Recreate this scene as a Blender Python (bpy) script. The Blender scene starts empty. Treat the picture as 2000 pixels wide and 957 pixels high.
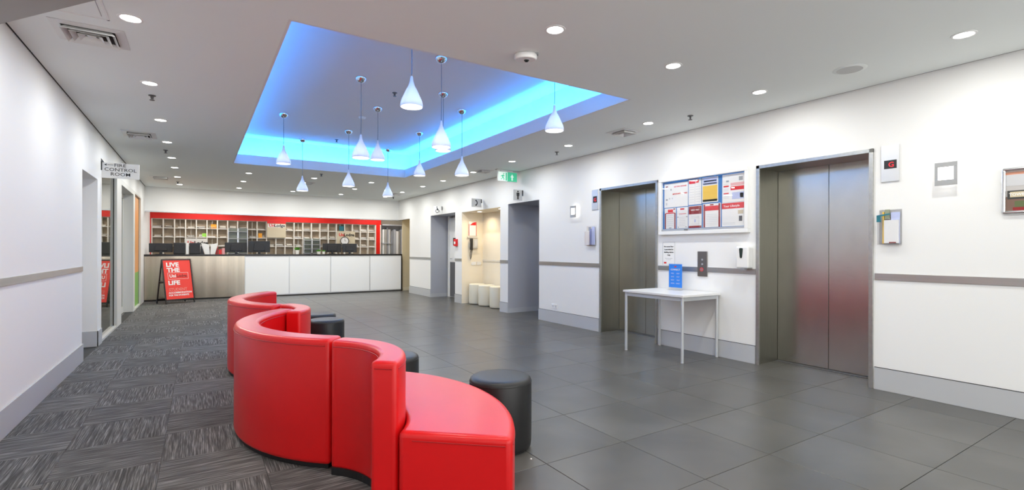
import bpy, bmesh, math, random
from mathutils import Vector, Matrix
random.seed(7)
sc = bpy.context.scene
COL = sc.collection
R = math.radians
PI = math.pi

# ---------------------------------------------------------------- camera
cd = bpy.data.cameras.new('camera'); cam = bpy.data.objects.new('camera', cd); COL.objects.link(cam)
cd.sensor_width = 36; cd.lens = 960.8/2000*36; cd.shift_y = 0.005; cd.clip_start = .05
cam.rotation_mode = 'XYZ'
cam.matrix_world = Matrix.Translation((0, 0, 1.25)) @ Matrix.Rotation(R(-32.482), 4, 'Z') @ Matrix.Rotation(R(90), 4, 'X') @ Matrix.Rotation(R(0.162), 4, 'Z')
sc.camera = cam
# ---------------------------------------------------------------- world, exposure
w = bpy.data.worlds.new('world'); sc.world = w; w.use_nodes = True
bg = w.node_tree.nodes['Background']; bg.inputs[0].default_value = (1, 1, .985, 1); bg.inputs[1].default_value = 6.0
sc.view_settings.view_transform = 'Standard'; sc.view_settings.look = 'None'
sc.view_settings.exposure = -0.98; sc.view_settings.gamma = 1
sc.view_settings.use_curve_mapping = False
DOWN_W, PEND_W, COVE_W = 21.0, 3.5, 125.0

# ---------------------------------------------------------------- dimensions (metres; X right, Y into the room)
CZ = 2.758; XL = -1.096; XR = 5.188; YB = 14.676; YF = -3.5
PX0, PX1, PY0, PY1 = .513, 3.624, 3.525, 9.868      # ceiling recess
ZL, ZU, CW = 2.925, 3.27, .20                        # recess lip top, upper ceiling, cove width

# ---------------------------------------------------------------- materials
MATS = {}
def mat(name, col, rough=.5, metal=0, emit=None, es=0, bump=0, bscale=200, var=0, vscale=3, coat=0, stretch=(1,1,1), spec=.5, trans=0, ior=1.45, alpha=1, rvar=0):
    if name in MATS: return MATS[name]
    m = bpy.data.materials.new(name); m.use_nodes = True; nt = m.node_tree; N = nt.nodes; L = nt.links
    b = N['Principled BSDF']
    c = (*col, 1)
    b.inputs['Base Color'].default_value = c; b.inputs['Roughness'].default_value = rough
    b.inputs['Metallic'].default_value = metal; b.inputs['Coat Weight'].default_value = coat; b.inputs['Coat Roughness'].default_value = .2
    b.inputs['Specular IOR Level'].default_value = spec
    b.inputs['Transmission Weight'].default_value = trans; b.inputs['IOR'].default_value = ior; b.inputs['Alpha'].default_value = alpha
    if emit: b.inputs['Emission Color'].default_value = (*emit, 1); b.inputs['Emission Strength'].default_value = es
    if bump or var or rvar:
        tc = N.new('ShaderNodeTexCoord'); mp = N.new('ShaderNodeMapping'); mp.inputs['Scale'].default_value = stretch
        L.new(tc.outputs['Object'], mp.inputs[0])
        if var or rvar:
            n = N.new('ShaderNodeTexNoise'); n.inputs['Scale'].default_value = vscale; n.inputs['Detail'].default_value = 5
            L.new(mp.outputs[0], n.inputs['Vector'])
            if var:
                r = N.new('ShaderNodeMapRange'); r.inputs[1].default_value = .3; r.inputs[2].default_value = .7; r.inputs[3].default_value = 1-var; r.inputs[4].default_value = 1+var
                L.new(n.outputs['Fac'], r.inputs[0])
                mx = N.new('ShaderNodeVectorMath'); mx.operation = 'SCALE'; mx.inputs[0].default_value = col
                L.new(r.outputs[0], mx.inputs['Scale']); L.new(mx.outputs[0], b.inputs['Base Color'])
            if rvar:
                r = N.new('ShaderNodeMapRange'); r.inputs[1].default_value = .3; r.inputs[2].default_value = .7; r.inputs[3].default_value = rough-rvar; r.inputs[4].default_value = rough+rvar
                L.new(n.outputs['Fac'], r.inputs[0]); L.new(r.outputs[0], b.inputs['Roughness'])
        if bump:
            n2 = N.new('ShaderNodeTexNoise'); n2.inputs['Scale'].default_value = bscale; n2.inputs['Detail'].default_value = 3
            L.new(mp.outputs[0], n2.inputs['Vector'])
            bp = N.new('ShaderNodeBump'); bp.inputs['Strength'].default_value = bump; bp.inputs['Distance'].default_value = .002
            L.new(n2.outputs['Fac'], bp.inputs['Height']); L.new(bp.outputs[0], b.inputs['Normal'])
    MATS[name] = m; return m

M_wall = mat('white wall paint', (.84, .84, .83), .6, bump=.08, bscale=180)
M_ceil = mat('ceiling paint', (.865, .905, .89), .75, bump=.05, bscale=150)
M_cove = mat('recess ceiling paint', (.80, .80, .81), .7)
M_base = mat('grey skirting', (.50, .51, .52), .42)
M_steel = mat('brushed steel trim', (.44, .44, .42), .32, .8, var=.08, vscale=30, stretch=(1, .05, 1), bump=.05, bscale=300)
M_lift = mat('brushed lift steel', (.54, .53, .48), .25, 1, var=.05, vscale=6, stretch=(1, 40, .6), bump=.10, bscale=60)
M_liftj = mat('lift jamb steel', (.31, .305, .27), .32, 1, var=.05, vscale=6, stretch=(30, 30, .6), bump=.08, bscale=60)
M_chrome = mat('chrome', (.75, .76, .78), .12, 1)
M_alu = mat('satin aluminium', (.62, .63, .64), .35, .8)
M_dark = mat('dark joint', (.02, .02, .02), .7)
M_black = mat('black plastic', (.016, .016, .018), .35)
M_blackm = mat('black monitor shell', (.022, .022, .025), .42, bump=.1)
M_red = mat('red leatherette', (.66, .006, .008), .30, bump=.16, bscale=420, var=.05, vscale=3, coat=.05)
M_seam = mat('dark red seam', (.38, .006, .008), .45)
M_blk = mat('black leatherette', (.014, .014, .015), .38, bump=.2, bscale=400)
M_cream = mat('cream leatherette', (.70, .67, .56), .45, bump=.12, bscale=350)
M_grey = mat('blue grey paint', (.43, .44, .48), .6)
M_creamw = mat('cream paint', (.84, .77, .63), .6)
M_beige = mat('beige paint', (.66, .57, .38), .6)
M_white = mat('white plastic', (.84, .84, .83), .35)
M_wgloss = mat('white gloss panel', (.88, .89, .90), .25)
M_paper = mat('paper', (.86, .86, .85), .6)
M_redp = mat('red print', (.72, .02, .02), .35)
M_redw = mat('red wall panel', (.72, .015, .01), .22)
M_darkred = mat('dark red print', (.28, .02, .02), .5)
M_yel = mat('yellow print', (.85, .55, .08), .5)
M_blue = mat('blue felt', (.05, .20, .52), .8)
M_bluep = mat('blue print', (.03, .22, .75), .4)
M_lav = mat('lavender print', (.5, .55, .8), .5)
M_gtxt = mat('grey print', (.35, .36, .38), .6)
M_ltxt = mat('light grey print', (.62, .63, .65), .6)
M_black2 = mat('black print', (.012, .012, .012), .5)
M_tan = mat('pigeonhole back', (.40, .32, .235), .6, var=.25, vscale=3)
M_cell = mat('white laminate', (.82, .79, .72), .5)
M_kick = mat('dark kick plate', (.12, .12, .125), .4)
M_green = mat('leaf green', (.10, .32, .03), .5)
M_lime = mat('lime print', (.35, .75, .10), .5)
M_orange = mat('orange card', (.85, .36, .03), .5)
M_teal = mat('teal print', (.02, .17, .22), .5)
M_table = mat('table laminate', (.80, .80, .80), .3)
M_leg = mat('table leg paint', (.52, .54, .56), .35, .2)
M_floorg = mat('grout', (.045, .045, .044), .8)
M_vent = mat('vent enamel', (.74, .74, .73), .45)
M_counter = mat('counter steel', (.44, .395, .32), .22, 1, var=.3, vscale=1.6, stretch=(1.4, 1, .02), bump=.2, bscale=25)  # vertical streaks of its reflections put into the colour
M_top = mat('black worktop', (.012, .011, .011), .2)
M_bulk = mat('shaded bulkhead paint', (.36, .345, .33), .8)  # dark tone of the unlit underside put into the colour
M_tap = mat('painted glazing frame', (.62, .62, .58), .4)
M_amber = mat('painted amber light', (.80, .36, .12), .4)
M_grn2 = mat('painted green light', (.25, .50, .12), .4)
M_locker = mat('grey folder', (.46, .47, .50), .5)
M_inner = mat('inner office paint', (.50, .46, .38), .7)
M_pot = mat('white pot', (.85, .82, .76), .4)
M_led = mat('led cove strip', (1, 1, 1), .5, emit=(.03, .33, 1), es=3)
M_glow = mat('downlight lens', (1, 1, 1), .5, emit=(1, .985, .96), es=30)
M_glowp = mat('pendant lamp', (1, 1, 1), .5, emit=(1, .99, 1), es=5)
M_glows = mat('sconce diffuser', (1, 1, 1), .5, emit=(1, .98, .94), es=5)
M_glowo = mat('office light panel', (1, 1, 1), .5, emit=(1, .97, .92), es=6)
M_exitg = mat('exit sign green', (.03, .42, .22), .4, emit=(.10, .62, .36), es=.9)
M_exitw = mat('exit sign white', (.8, .9, .85), .4, emit=(.8, 1, .9), es=.9)
M_ledr = mat('red led digit', (.2, 0, 0), .4, emit=(1, .03, .05), es=1.6)
M_lensb = mat('dark lens', (.01, .01, .01), .1)
M_tag = mat('steel plate sign', (.55, .56, .57), .4, .4)

def glass(name, tint=(1, 1, 1), refl=1.0, rough=.0):
    m = bpy.data.materials.new(name); m.use_nodes = True; nt = m.node_tree; nt.nodes.clear()
    o = nt.nodes.new('ShaderNodeOutputMaterial'); t = nt.nodes.new('ShaderNodeBsdfTransparent'); g = nt.nodes.new('ShaderNodeBsdfGlossy')
    lw = nt.nodes.new('ShaderNodeLayerWeight'); lw.inputs[0].default_value = .5
    pw = nt.nodes.new('ShaderNodeMath'); pw.operation = 'POWER'; pw.inputs[1].default_value = 4.5; nt.links.new(lw.outputs['Facing'], pw.inputs[0])
    f = nt.nodes.new('ShaderNodeMath'); f.operation = 'MULTIPLY_ADD'; f.inputs[1].default_value = .92; f.inputs[2].default_value = .04; nt.links.new(pw.outputs[0], f.inputs[0]); mx = nt.nodes.new('ShaderNodeMixShader')
    t.inputs[0].default_value = (*tint, 1); g.inputs['Roughness'].default_value = rough; g.inputs[0].default_value = (refl, refl, refl, 1)
    nt.links.new(f.outputs[0], mx.inputs[0]); nt.links.new(t.outputs[0], mx.inputs[1]); nt.links.new(g.outputs[0], mx.inputs[2]); nt.links.new(mx.outputs[0], o.inputs[0])
    return m
M_glass = glass('clear pane'); M_glasst = glass('olive window pane', (.55, .57, .48)); M_acr = glass('clear acrylic', (.985, .985, .99))

def shade_mat():
    m = bpy.data.materials.new('opal glass shade'); m.use_nodes = True; nt = m.node_tree; b = nt.nodes['Principled BSDF']
    b.inputs['Base Color'].default_value = (.85, .87, .93, 1); b.inputs['Roughness'].default_value = .25
    out = nt.nodes['Material Output']; tr = nt.nodes.new('ShaderNodeBsdfTranslucent'); tr.inputs[0].default_value = (.85, .88, .95, 1)
    mx = nt.nodes.new('ShaderNodeMixShader'); mx.inputs[0].default_value = .3
    nt.links.new(b.outputs[0], mx.inputs[1]); nt.links.new(tr.outputs[0], mx.inputs[2]); nt.links.new(mx.outputs[0], out.inputs[0])
    return m
M_shade = shade_mat()

def carpet_mat():
    m = bpy.data.materials.new('carpet tile'); m.use_nodes = True; nt = m.node_tree; N = nt.nodes; L = nt.links; b = N['Principled BSDF']
    b.inputs['Roughness'].default_value = .9; b.inputs['Specular IOR Level'].default_value = .15
    tc = N.new('ShaderNodeTexCoord'); oi = N.new('ShaderNodeObjectInfo'); mm = N.new('ShaderNodeVectorMath'); mm.operation = 'SCALE'; mm.inputs[0].default_value = (13, 27, 5)
    L.new(oi.outputs['Random'], mm.inputs['Scale'])
    ad = N.new('ShaderNodeVectorMath'); ad.operation = 'ADD'; L.new(tc.outputs['Object'], ad.inputs[0]); L.new(mm.outputs[0], ad.inputs[1])
    def noise(sx, sy, s, d=4):
        mp = N.new('ShaderNodeMapping'); mp.inputs['Scale'].default_value = (sx, sy, 1); L.new(ad.outputs[0], mp.inputs[0])
        n = N.new('ShaderNodeTexNoise'); n.inputs['Scale'].default_value = s; n.inputs['Detail'].default_value = d; L.new(mp.outputs[0], n.inputs['Vector']); return n
    n1 = noise(1, .03, 190, 3); n2 = noise(1, .02, 50, 2); n3 = noise(1, 1, 500, 1)
    r1 = N.new('ShaderNodeValToRGB'); r1.color_ramp.elements[0].position = .36; r1.color_ramp.elements[0].color = (.064, .063, .062, 1); r1.color_ramp.elements[1].position = .70; r1.color_ramp.elements[1].color = (.27, .265, .26, 1)
    e = r1.color_ramp.elements.new(.52); e.color = (.118, .115, .113, 1)
    L.new(n1.outputs['Fac'], r1.inputs[0])
    mr = N.new('ShaderNodeMapRange'); mr.inputs[1].default_value = .3; mr.inputs[2].default_value = .7; mr.inputs[3].default_value = .82; mr.inputs[4].default_value = 1.18
    L.new(n2.outputs['Fac'], mr.inputs[0])
    rr = N.new('ShaderNodeMapRange'); rr.inputs[3].default_value = .9; rr.inputs[4].default_value = 1.14; L.new(oi.outputs['Random'], rr.inputs[0])
    mu = N.new('ShaderNodeMath'); mu.operation = 'MULTIPLY'; L.new(mr.outputs[0], mu.inputs[0]); L.new(rr.outputs[0], mu.inputs[1])
    v = N.new('ShaderNodeVectorMath'); v.operation = 'SCALE'; L.new(r1.outputs[0], v.inputs[0]); L.new(mu.outputs[0], v.inputs['Scale']); L.new(v.outputs[0], b.inputs['Base Color'])
    bp = N.new('ShaderNodeBump'); bp.inputs['Strength'].default_value = .5; bp.inputs['Distance'].default_value = .003
    L.new(n3.outputs['Fac'], bp.inputs['Height']); L.new(bp.outputs[0], b.inputs['Normal'])
    return m
M_carpet = carpet_mat()
def tile_mat():
    m = bpy.data.materials.new('slate grey floor tile'); m.use_nodes = True; nt = m.node_tree; N = nt.nodes; L = nt.links; b = N['Principled BSDF']
    tc = N.new('ShaderNodeTexCoord'); oi = N.new('ShaderNodeObjectInfo'); mm = N.new('ShaderNodeVectorMath'); mm.operation = 'SCALE'; mm.inputs[0].default_value = (31, 17, 5)
    L.new(oi.outputs['Random'], mm.inputs['Scale'])
    ad = N.new('ShaderNodeVectorMath'); ad.operation = 'ADD'; L.new(tc.outputs['Object'], ad.inputs[0]); L.new(mm.outputs[0], ad.inputs[1])
    n = N.new('ShaderNodeTexNoise'); n.inputs['Scale'].default_value = 2.2; n.inputs['Detail'].default_value = 3; n.inputs['Distortion'].default_value = .5; L.new(ad.outputs[0], n.inputs['Vector'])
    r = N.new('ShaderNodeValToRGB'); r.color_ramp.elements[0].position = .3; r.color_ramp.elements[0].color = (.074, .072, .067, 1); r.color_ramp.elements[1].position = .72; r.color_ramp.elements[1].color = (.108, .105, .098, 1)
    L.new(n.outputs['Fac'], r.inputs[0])
    rr = N.new('ShaderNodeMapRange'); rr.inputs[3].default_value = .94; rr.inputs[4].default_value = 1.07; L.new(oi.outputs['Random'], rr.inputs[0])
    v = N.new('ShaderNodeVectorMath'); v.operation = 'SCALE'; L.new(r.outputs[0], v.inputs[0]); L.new(rr.outputs[0], v.inputs['Scale']); L.new(v.outputs[0], b.inputs['Base Color'])
    b.inputs['Roughness'].default_value = .31
    return m
M_tile = tile_mat()

# ---------------------------------------------------------------- helpers
def tag(o, label=None, cat=None, group=None, kind=None):
    if label: o['label'] = label
    if cat: o['category'] = cat
    if group: o['group'] = group
    if kind: o['kind'] = kind
    return o
def thing(name, label, cat, loc=(0, 0, 0), rz=0, group=None, kind=None):
    o = bpy.data.objects.new(name, None); COL.objects.link(o); o.empty_display_size = .1
    o.location = loc; o.rotation_euler = (0, 0, R(rz)); return tag(o, label, cat, group, kind)

class MB:
    def __init__(s): s.bm = bmesh.new()
    def box(s, x0, y0, z0, x1, y1, z1):
        x0, x1 = sorted((x0, x1)); y0, y1 = sorted((y0, y1)); z0, z1 = sorted((z0, z1))
        v = [s.bm.verts.new(p) for p in ((x0,y0,z0),(x1,y0,z0),(x1,y1,z0),(x0,y1,z0),(x0,y0,z1),(x1,y0,z1),(x1,y1,z1),(x0,y1,z1))]
        for f in ((3,2,1,0),(4,5,6,7),(0,1,5,4),(1,2,6,5),(2,3,7,6),(3,0,4,7)): s.bm.faces.new([v[i] for i in f])
        return s
    def bar(s, a, b, r, n=8, r2=None):
        a, b = Vector(a), Vector(b); d = (b-a).normalized(); u = d.orthogonal().normalized(); w_ = d.cross(u); r2 = r if r2 is None else r2
        A = [s.bm.verts.new(a+(u*math.cos(2*PI*i/n)+w_*math.sin(2*PI*i/n))*r) for i in range(n)]
        B = [s.bm.verts.new(b+(u*math.cos(2*PI*i/n)+w_*math.sin(2*PI*i/n))*r2) for i in range(n)]
        for i in range(n): s.bm.faces.new((A[i], A[(i+1) % n], B[(i+1) % n], B[i]))
        s.bm.faces.new(A[::-1]); s.bm.faces.new(B); return s
    def path(s, pts, r, n=6):
        pts = [Vector(p) for p in pts]; rings = []
        u = None
        for i, p in enumerate(pts):
            d = (pts[min(i+1, len(pts)-1)]-pts[max(i-1, 0)]).normalized()
            u = d.orthogonal().normalized() if u is None else (u-d*u.dot(d)).normalized()
            v = d.cross(u)
            rings.append([s.bm.verts.new(p+(u*math.cos(2*PI*k/n)+v*math.sin(2*PI*k/n))*r) for k in range(n)])
        for A, B in zip(rings, rings[1:]):
            for k in range(n): s.bm.faces.new((A[k], A[(k+1) % n], B[(k+1) % n], B[k]))
        s.bm.faces.new(rings[0][::-1]); s.bm.faces.new(rings[-1]); return s
    def lathe(s, prof, c=(0, 0, 0), n=24, axis='z'):
        def P(r, z, a):
            x, y = r*math.cos(a), r*math.sin(a)
            p = {'z': (x, y, z), 'y': (x, z, y), 'x': (z, x, y)}[axis]
            return (c[0]+p[0], c[1]+p[1], c[2]+p[2])
        rings = []
        for r, z in prof:
            if r < 1e-6: rings.append([s.bm.verts.new(P(0, z, 0))])
            else: rings.append([s.bm.verts.new(P(r, z, 2*PI*k/n)) for k in range(n)])
        for A, B in zip(rings, rings[1:]):
            if len(A) == 1 and len(B) == 1: continue
            for k in range(n):
                a, b, c_, d = A[k % len(A)], A[(k+1) % len(A)], B[(k+1) % len(B)], B[k % len(B)]
                vs = []
                for q in (a, b, c_, d):
                    if q not in vs: vs.append(q)
                if len(vs) > 2: s.bm.faces.new(vs)
        return s
    def prism(s, pts, y0, y1):       # polygon in local x,z, extruded along y
        A = [s.bm.verts.new((p[0], y0, p[1])) for p in pts]; B = [s.bm.verts.new((p[0], y1, p[1])) for p in pts]
        n = len(pts); s.bm.faces.new(A); s.bm.faces.new(B[::-1])
        for i in range(n): s.bm.faces.new((A[i], B[i], B[(i+1) % n], A[(i+1) % n]))
        return s
    def prismz(s, pts, z0, z1):
        A = [s.bm.verts.new((p[0], p[1], z0)) for p in pts]; B = [s.bm.verts.new((p[0], p[1], z1)) for p in pts]
        n = len(pts); s.bm.faces.new(A[::-1]); s.bm.faces.new(B)
        for i in range(n): s.bm.faces.new((A[i], A[(i+1) % n], B[(i+1) % n], B[i]))
        return s
    def arc(s, r0, r1, a0, a1, z0, z1, n=28):    # annular sector solid
        rings = []
        for i in range(n+1):
            a = R(a0+(a1-a0)*i/n); ca, sa = math.cos(a), math.sin(a)
            rings.append([s.bm.verts.new((r*ca, r*sa, z)) for r, z in ((r0, z0), (r1, z0), (r1, z1), (r0, z1))])
        for A, B in zip(rings, rings[1:]):
            for k in range(4): s.bm.faces.new((A[k], A[(k+1) % 4], B[(k+1) % 4], B[k]))
        s.bm.faces.new(rings[0][::-1]); s.bm.faces.new(rings[-1]); return s
    def rot(s, M): bmesh.ops.transform(s.bm, matrix=M, verts=s.bm.verts); return s
    def build(s, name, m, parent=None, smooth=False, bevel=0, seg=2, loc=None, ang=35):
        bmesh.ops.recalc_face_normals(s.bm, faces=s.bm.faces)
        me = bpy.data.meshes.new(name); s.bm.to_mesh(me); s.bm.free(); me.materials.append(m)
        o = bpy.data.objects.new(name, me); COL.objects.link(o); o.parent = parent
        if loc: o.location = loc
        if bevel:
            md = o.modifiers.new('bevel', 'BEVEL'); md.width = bevel; md.segments = seg; md.limit_method = 'ANGLE'; md.angle_limit = R(ang)
        if smooth or bevel:
            for p in me.polygons: p.use_smooth = True
            if bevel: me.shade_smooth(); me.set_sharp_from_angle(angle=R(60))
            else: me.set_sharp_from_angle(angle=R(42))
        return o
def box(name, m, parent, x0, y0, z0, x1, y1, z1, bevel=0): return MB().box(x0, y0, z0, x1, y1, z1).build(name, m, parent, bevel=bevel)
def struct(name, mb, m, label=None, **k):
    o = mb.build(name, m, None, **k); o['kind'] = 'structure'
    if label: o['label'] = label
    return o
DEPS = None
def text(name, body, size, m, parent, x, y, z, align='LEFT', bold=0, ext=.0008, sx=1.0, line=.9):
    c = bpy.data.curves.new(name, 'FONT'); c.body = body; c.size = size; c.align_x = align; c.extrude = ext; c.offset = bold; c.space_line = line; c.resolution_u = 2
    t = bpy.data.objects.new(name, c); COL.objects.link(t)
    dg = bpy.context.evaluated_depsgraph_get()
    me = bpy.data.meshes.new_from_object(t.evaluated_get(dg)); bpy.data.objects.remove(t); bpy.data.curves.remove(c)
    me.transform(Matrix.Translation((x, y, z)) @ Matrix.Rotation(R(90), 4, 'X') @ Matrix.Diagonal((sx, 1, 1, 1)))
    me.materials.clear(); me.materials.append(m)
    o = bpy.data.objects.new(name, me); COL.objects.link(o); o.parent = parent; return o
def light(kind, name, loc, W, col=(1, 1, 1), parent=None, rot=(0, 0, 0), **k):
    l = bpy.data.lights.new(name, kind); l.energy = W; l.color = col
    for a, b in k.items(): setattr(l, a, b)
    o = bpy.data.objects.new(name, l); COL.objects.link(o); o.location = loc; o.rotation_euler = rot; o.parent = parent; return o
def clone(root, loc=None, rz=None, label=None, group=None, lights=True):
    r = root.copy(); COL.objects.link(r)
    if loc: r.location = loc
    if rz is not None: r.rotation_euler = (0, 0, R(rz))
    if label: r['label'] = label
    if group: r['group'] = group
    for ch in list(root.children):
        c = ch.copy(); COL.objects.link(c); c.parent = r
        for g in list(ch.children):
            d = g.copy(); COL.objects.link(d); d.parent = c
    return r

# ================================================================ SHELL
# ---- floor
fl = struct('floor', MB().box(XL-.6, YF, -.12, 7.0, 16.6, -.004), M_floorg, 'floor of grey streaked carpet tiles beside dark slate-look tiles')
def piece(name, x0, x1, y0, y1, m, quarter=False, cache={}):
    hx, hy = (x1-x0)/2-.0008, (y1-y0)/2-.0008
    if name == 'floor_tile': hx -= .0009; hy -= .0009
    if quarter: hx, hy = hy, hx
    key = (name, round(hx, 3), round(hy, 3))
    if key not in cache:
        b = bmesh.new(); c = .0015
        B = [b.verts.new((sx*hx, sy*hy, -.004)) for sx, sy in ((-1,-1),(1,-1),(1,1),(-1,1))]
        A = [b.verts.new((sx*hx, sy*hy, -c*.6)) for sx, sy in ((-1,-1),(1,-1),(1,1),(-1,1))]
        T = [b.verts.new((sx*(hx-c), sy*(hy-c), 0)) for sx, sy in ((-1,-1),(1,-1),(1,1),(-1,1))]
        b.faces.new(T)
        for i in range(4):
            j = (i+1) % 4; b.faces.new((A[i], A[j], T[j], T[i])); b.faces.new((B[i], B[j], A[j], A[i]))
        me = bpy.data.meshes.new(name); b.to_mesh(me); b.free(); me.materials.append(m); cache[key] = me
    o = bpy.data.objects.new(name, cache[key]); COL.objects.link(o); o.parent = fl
    o.location = ((x0+x1)/2, (y0+y1)/2, 0)
    if quarter: o.rotation_euler = (0, 0, PI/2)
XC = .845
cx = [XL, -.695, -.185, .325, XC]
ys = [2.05+.5*i for i in range(26)]; ys = [1.05, 1.55]+ys; ys[-1] = min(ys[-1], 14.55)
for i in range(4):
    for j in range(len(ys)-1):
        q = ((i+j) % 2 == 0)
        piece('carpet_tile', cx[i], cx[i+1], ys[j], ys[j+1], M_carpet, q)
tx = [XC, 1.10, 1.72, 2.34, 2.96, 3.58, 4.20, 4.82, 5.44, 6.06]
ty = [1.08-.62+.62*k for k in range(24)]
def in_open(y0, y1, x1):
    for a, b, xm in ((2.01, 3.13, 5.6), (4.51, 5.64, 5.6), (7.24, 8.30, 7), (8.60, 10.34, 5.75), (10.69, 12.17, 6.3), (13.72, 14.6, 7)):
        if y1 > a and y0 < b and x1 <= xm+.6: return True
    return False
for i in range(len(tx)-1):
    for j in range(len(ty)-1):
        y1 = min(ty[j+1], 14.6)
        if y1 <= ty[j]+.05: continue
        if tx[i] > 5.1 and not in_open(ty[j], y1, tx[i+1]): continue
        piece('floor_tile', tx[i], tx[i+1], ty[j], y1, M_tile)
# fillers outside the tiled field (near the camera, out of frame)
struct('floor', MB().box(XL, YF, -.004, XC, 1.05, 0), M_carpet)
struct('floor', MB().box(XC, YF, -.004, XR, .46, 0), M_tile)

# ---- main ceiling with the recess
c = MB()
t = .02
c.box(XL+.012, YF, CZ, PX0-t, YB, CZ+.08).box(PX1+t, YF, CZ, XR-.012, YB, CZ+.08).box(PX0-t, YF, CZ, PX1+t, PY0-t, CZ+.08).box(PX0-t, PY1+t, CZ, PX1+t, YB, CZ+.08)
struct('ceiling', c, M_ceil, 'pale grey plaster ceiling around a lit recess')
c = MB()   # recess: lip, ledge, outer walls, upper ceiling
t = .02
c.box(PX0-t, PY0-t, CZ+.0, PX0, PY1+t, ZL).box(PX1, PY0-t, CZ, PX1+t, PY1+t, ZL).box(PX0, PY0-t, CZ, PX1, PY0, ZL).box(PX0, PY1, CZ, PX1, PY1+t, ZL)
o1 = (PX0-CW, PY0-CW, PX1+CW, PY1+CW)
c.box(o1[0]-.03, o1[1]-.03, CZ+.08, o1[0], o1[3]+.03, ZU).box(o1[2], o1[1]-.03, CZ+.08, o1[2]+.03, o1[3]+.03, ZU)
c.box(o1[0], o1[1]-.03, CZ+.08, o1[2], o1[1], ZU).box(o1[0], o1[3], CZ+.08, o1[2], o1[3]+.03, ZU)
c.box(o1[0]-.03, o1[1]-.03, ZU, o1[2]+.03, o1[3]+.03, ZU+.05)
struct('ceiling_recess', c, M_cove, 'recessed upper ceiling washed by blue hidden light')
# led strips behind the lip
zs = CZ+.085
cove = thing('cove_light', 'blue led strip hidden behind the lip of the ceiling recess', 'light', (PX0, PY0, zs))
sx, sy = PX1-PX0, PY1-PY0; g = .045
box('led_strip', M_led, cove, -g-.008, -g, 0, -g+.008, sy+g, .006); box('led_strip', M_led, cove, sx+g-.008, -g, 0, sx+g+.008, sy+g, .006)
box('led_strip', M_led, cove, -g, -g-.008, 0, sx+g, -g+.008, .006); box('led_strip', M_led, cove, -g, sy+g-.008, 0, sx+g, sy+g+.008, .006)
LC = (.03, .37, 1)
for (x, y, lx, ly) in ((PX0-g, (PY0+PY1)/2, .03, sy+.1), (PX1+g, (PY0+PY1)/2, .03, sy+.1), ((PX0+PX1)/2, PY0-g, sx+.1, .03), ((PX0+PX1)/2, PY1+g, sx+.1, .03)):
    light('AREA', 'cove_led_and_fill', (x, y, zs+.01), COVE_W*max(lx, ly)/6, LC, None, (PI, 0, 0), shape='RECTANGLE', size=lx, size_y=ly)
    dx_, dy_ = (math.copysign(.085, x-2.07), 0) if lx < ly else (0, math.copysign(.085, y-6.7))
    light('AREA', 'cove_led_and_fill', (x+dx_, y+dy_, zs+.03), COVE_W*.33*max(lx, ly)/6, (.03, .26, 1), None, (PI, 0, 0), shape='RECTANGLE', size=lx, size_y=ly)  # weaker second row, added to widen the blue gradient overhead
# dropped bulkhead over the near left corner, cut diagonally
b = MB().prismz([(XL, 4.30), (-.5225, 3.57), (1.5, 1.1), (1.5, YF), (XL, YF)], 2.62, CZ)
struct('bulkhead', b, M_bulk, 'shaded dropped bulkhead in the near left corner of the ceiling')

# ---- left wall
WT = .12
l = MB()
l.box(XL-WT, YF, 0, XL, 7.19, CZ+.05).box(XL-.5, 7.19-.12, 0, XL-WT, 7.19, 2.2)   # near part and the recess cheek
l.box(XL-WT, 7.19, 2.14, XL, 8.46, CZ+.05).box(XL-WT, 8.17, 0, XL, 8.46, 2.14)      # above recess, pier
l.box(XL-.5, 8.17, 0, XL-WT, 8.30, 2.14).box(XL-.62, 7.19, 0, XL-.5, 8.3, 2.2).box(XL-.5, 7.19, 2.14, XL-WT, 8.3, 2.2)
l.box(XL-WT, 8.46, 2.41, XL, YB, CZ+.05)
l.box(XL-WT, 13.80, 0, XL, 16.5, 2.41)
struct('wall_left', l, M_wall, 'long white wall on the left with a doorway recess')
# right wall with its openings
OP = [(2.012, 3.125, 2.185), (4.508, 5.636, 2.195), (7.236, 8.30, 2.165), (8.596, 10.335, 2.13), (10.69, 12.17, 2.155), (13.712, YB, 2.16)]
r = MB(); y = YF
for a, b_, h in OP:
    r.box(XR, y, 0, XR+WT, a, CZ+.05); r.box(XR, a, h, XR+WT, b_, CZ+.05); y = b_
struct('wall_right', r, M_wall, 'long white wall on the right with lift doors and openings')
# back wall above the reception opening
struct('wall_back', MB().box(XL-.1, YB, 2.16, 5.45, YB+.15, CZ+.05), M_wall, 'white bulkhead wall above the reception counter')
struct('trim_1', MB().box(XL, YB-.012, 2.150, 5.29, YB+.16, 2.178), M_alu, 'thin grey metal edge under the wall above reception')
# shadow gaps between ceiling and walls
struct('trim_2', MB().box(XL, YF, CZ+.001, XL+.013, YB, CZ+.012), M_dark)
struct('trim_3', MB().box(XR-.013, YF, CZ+.001, XR, YB, CZ+.012), mat('grey joint', (.22, .22, .22), .8))
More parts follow.
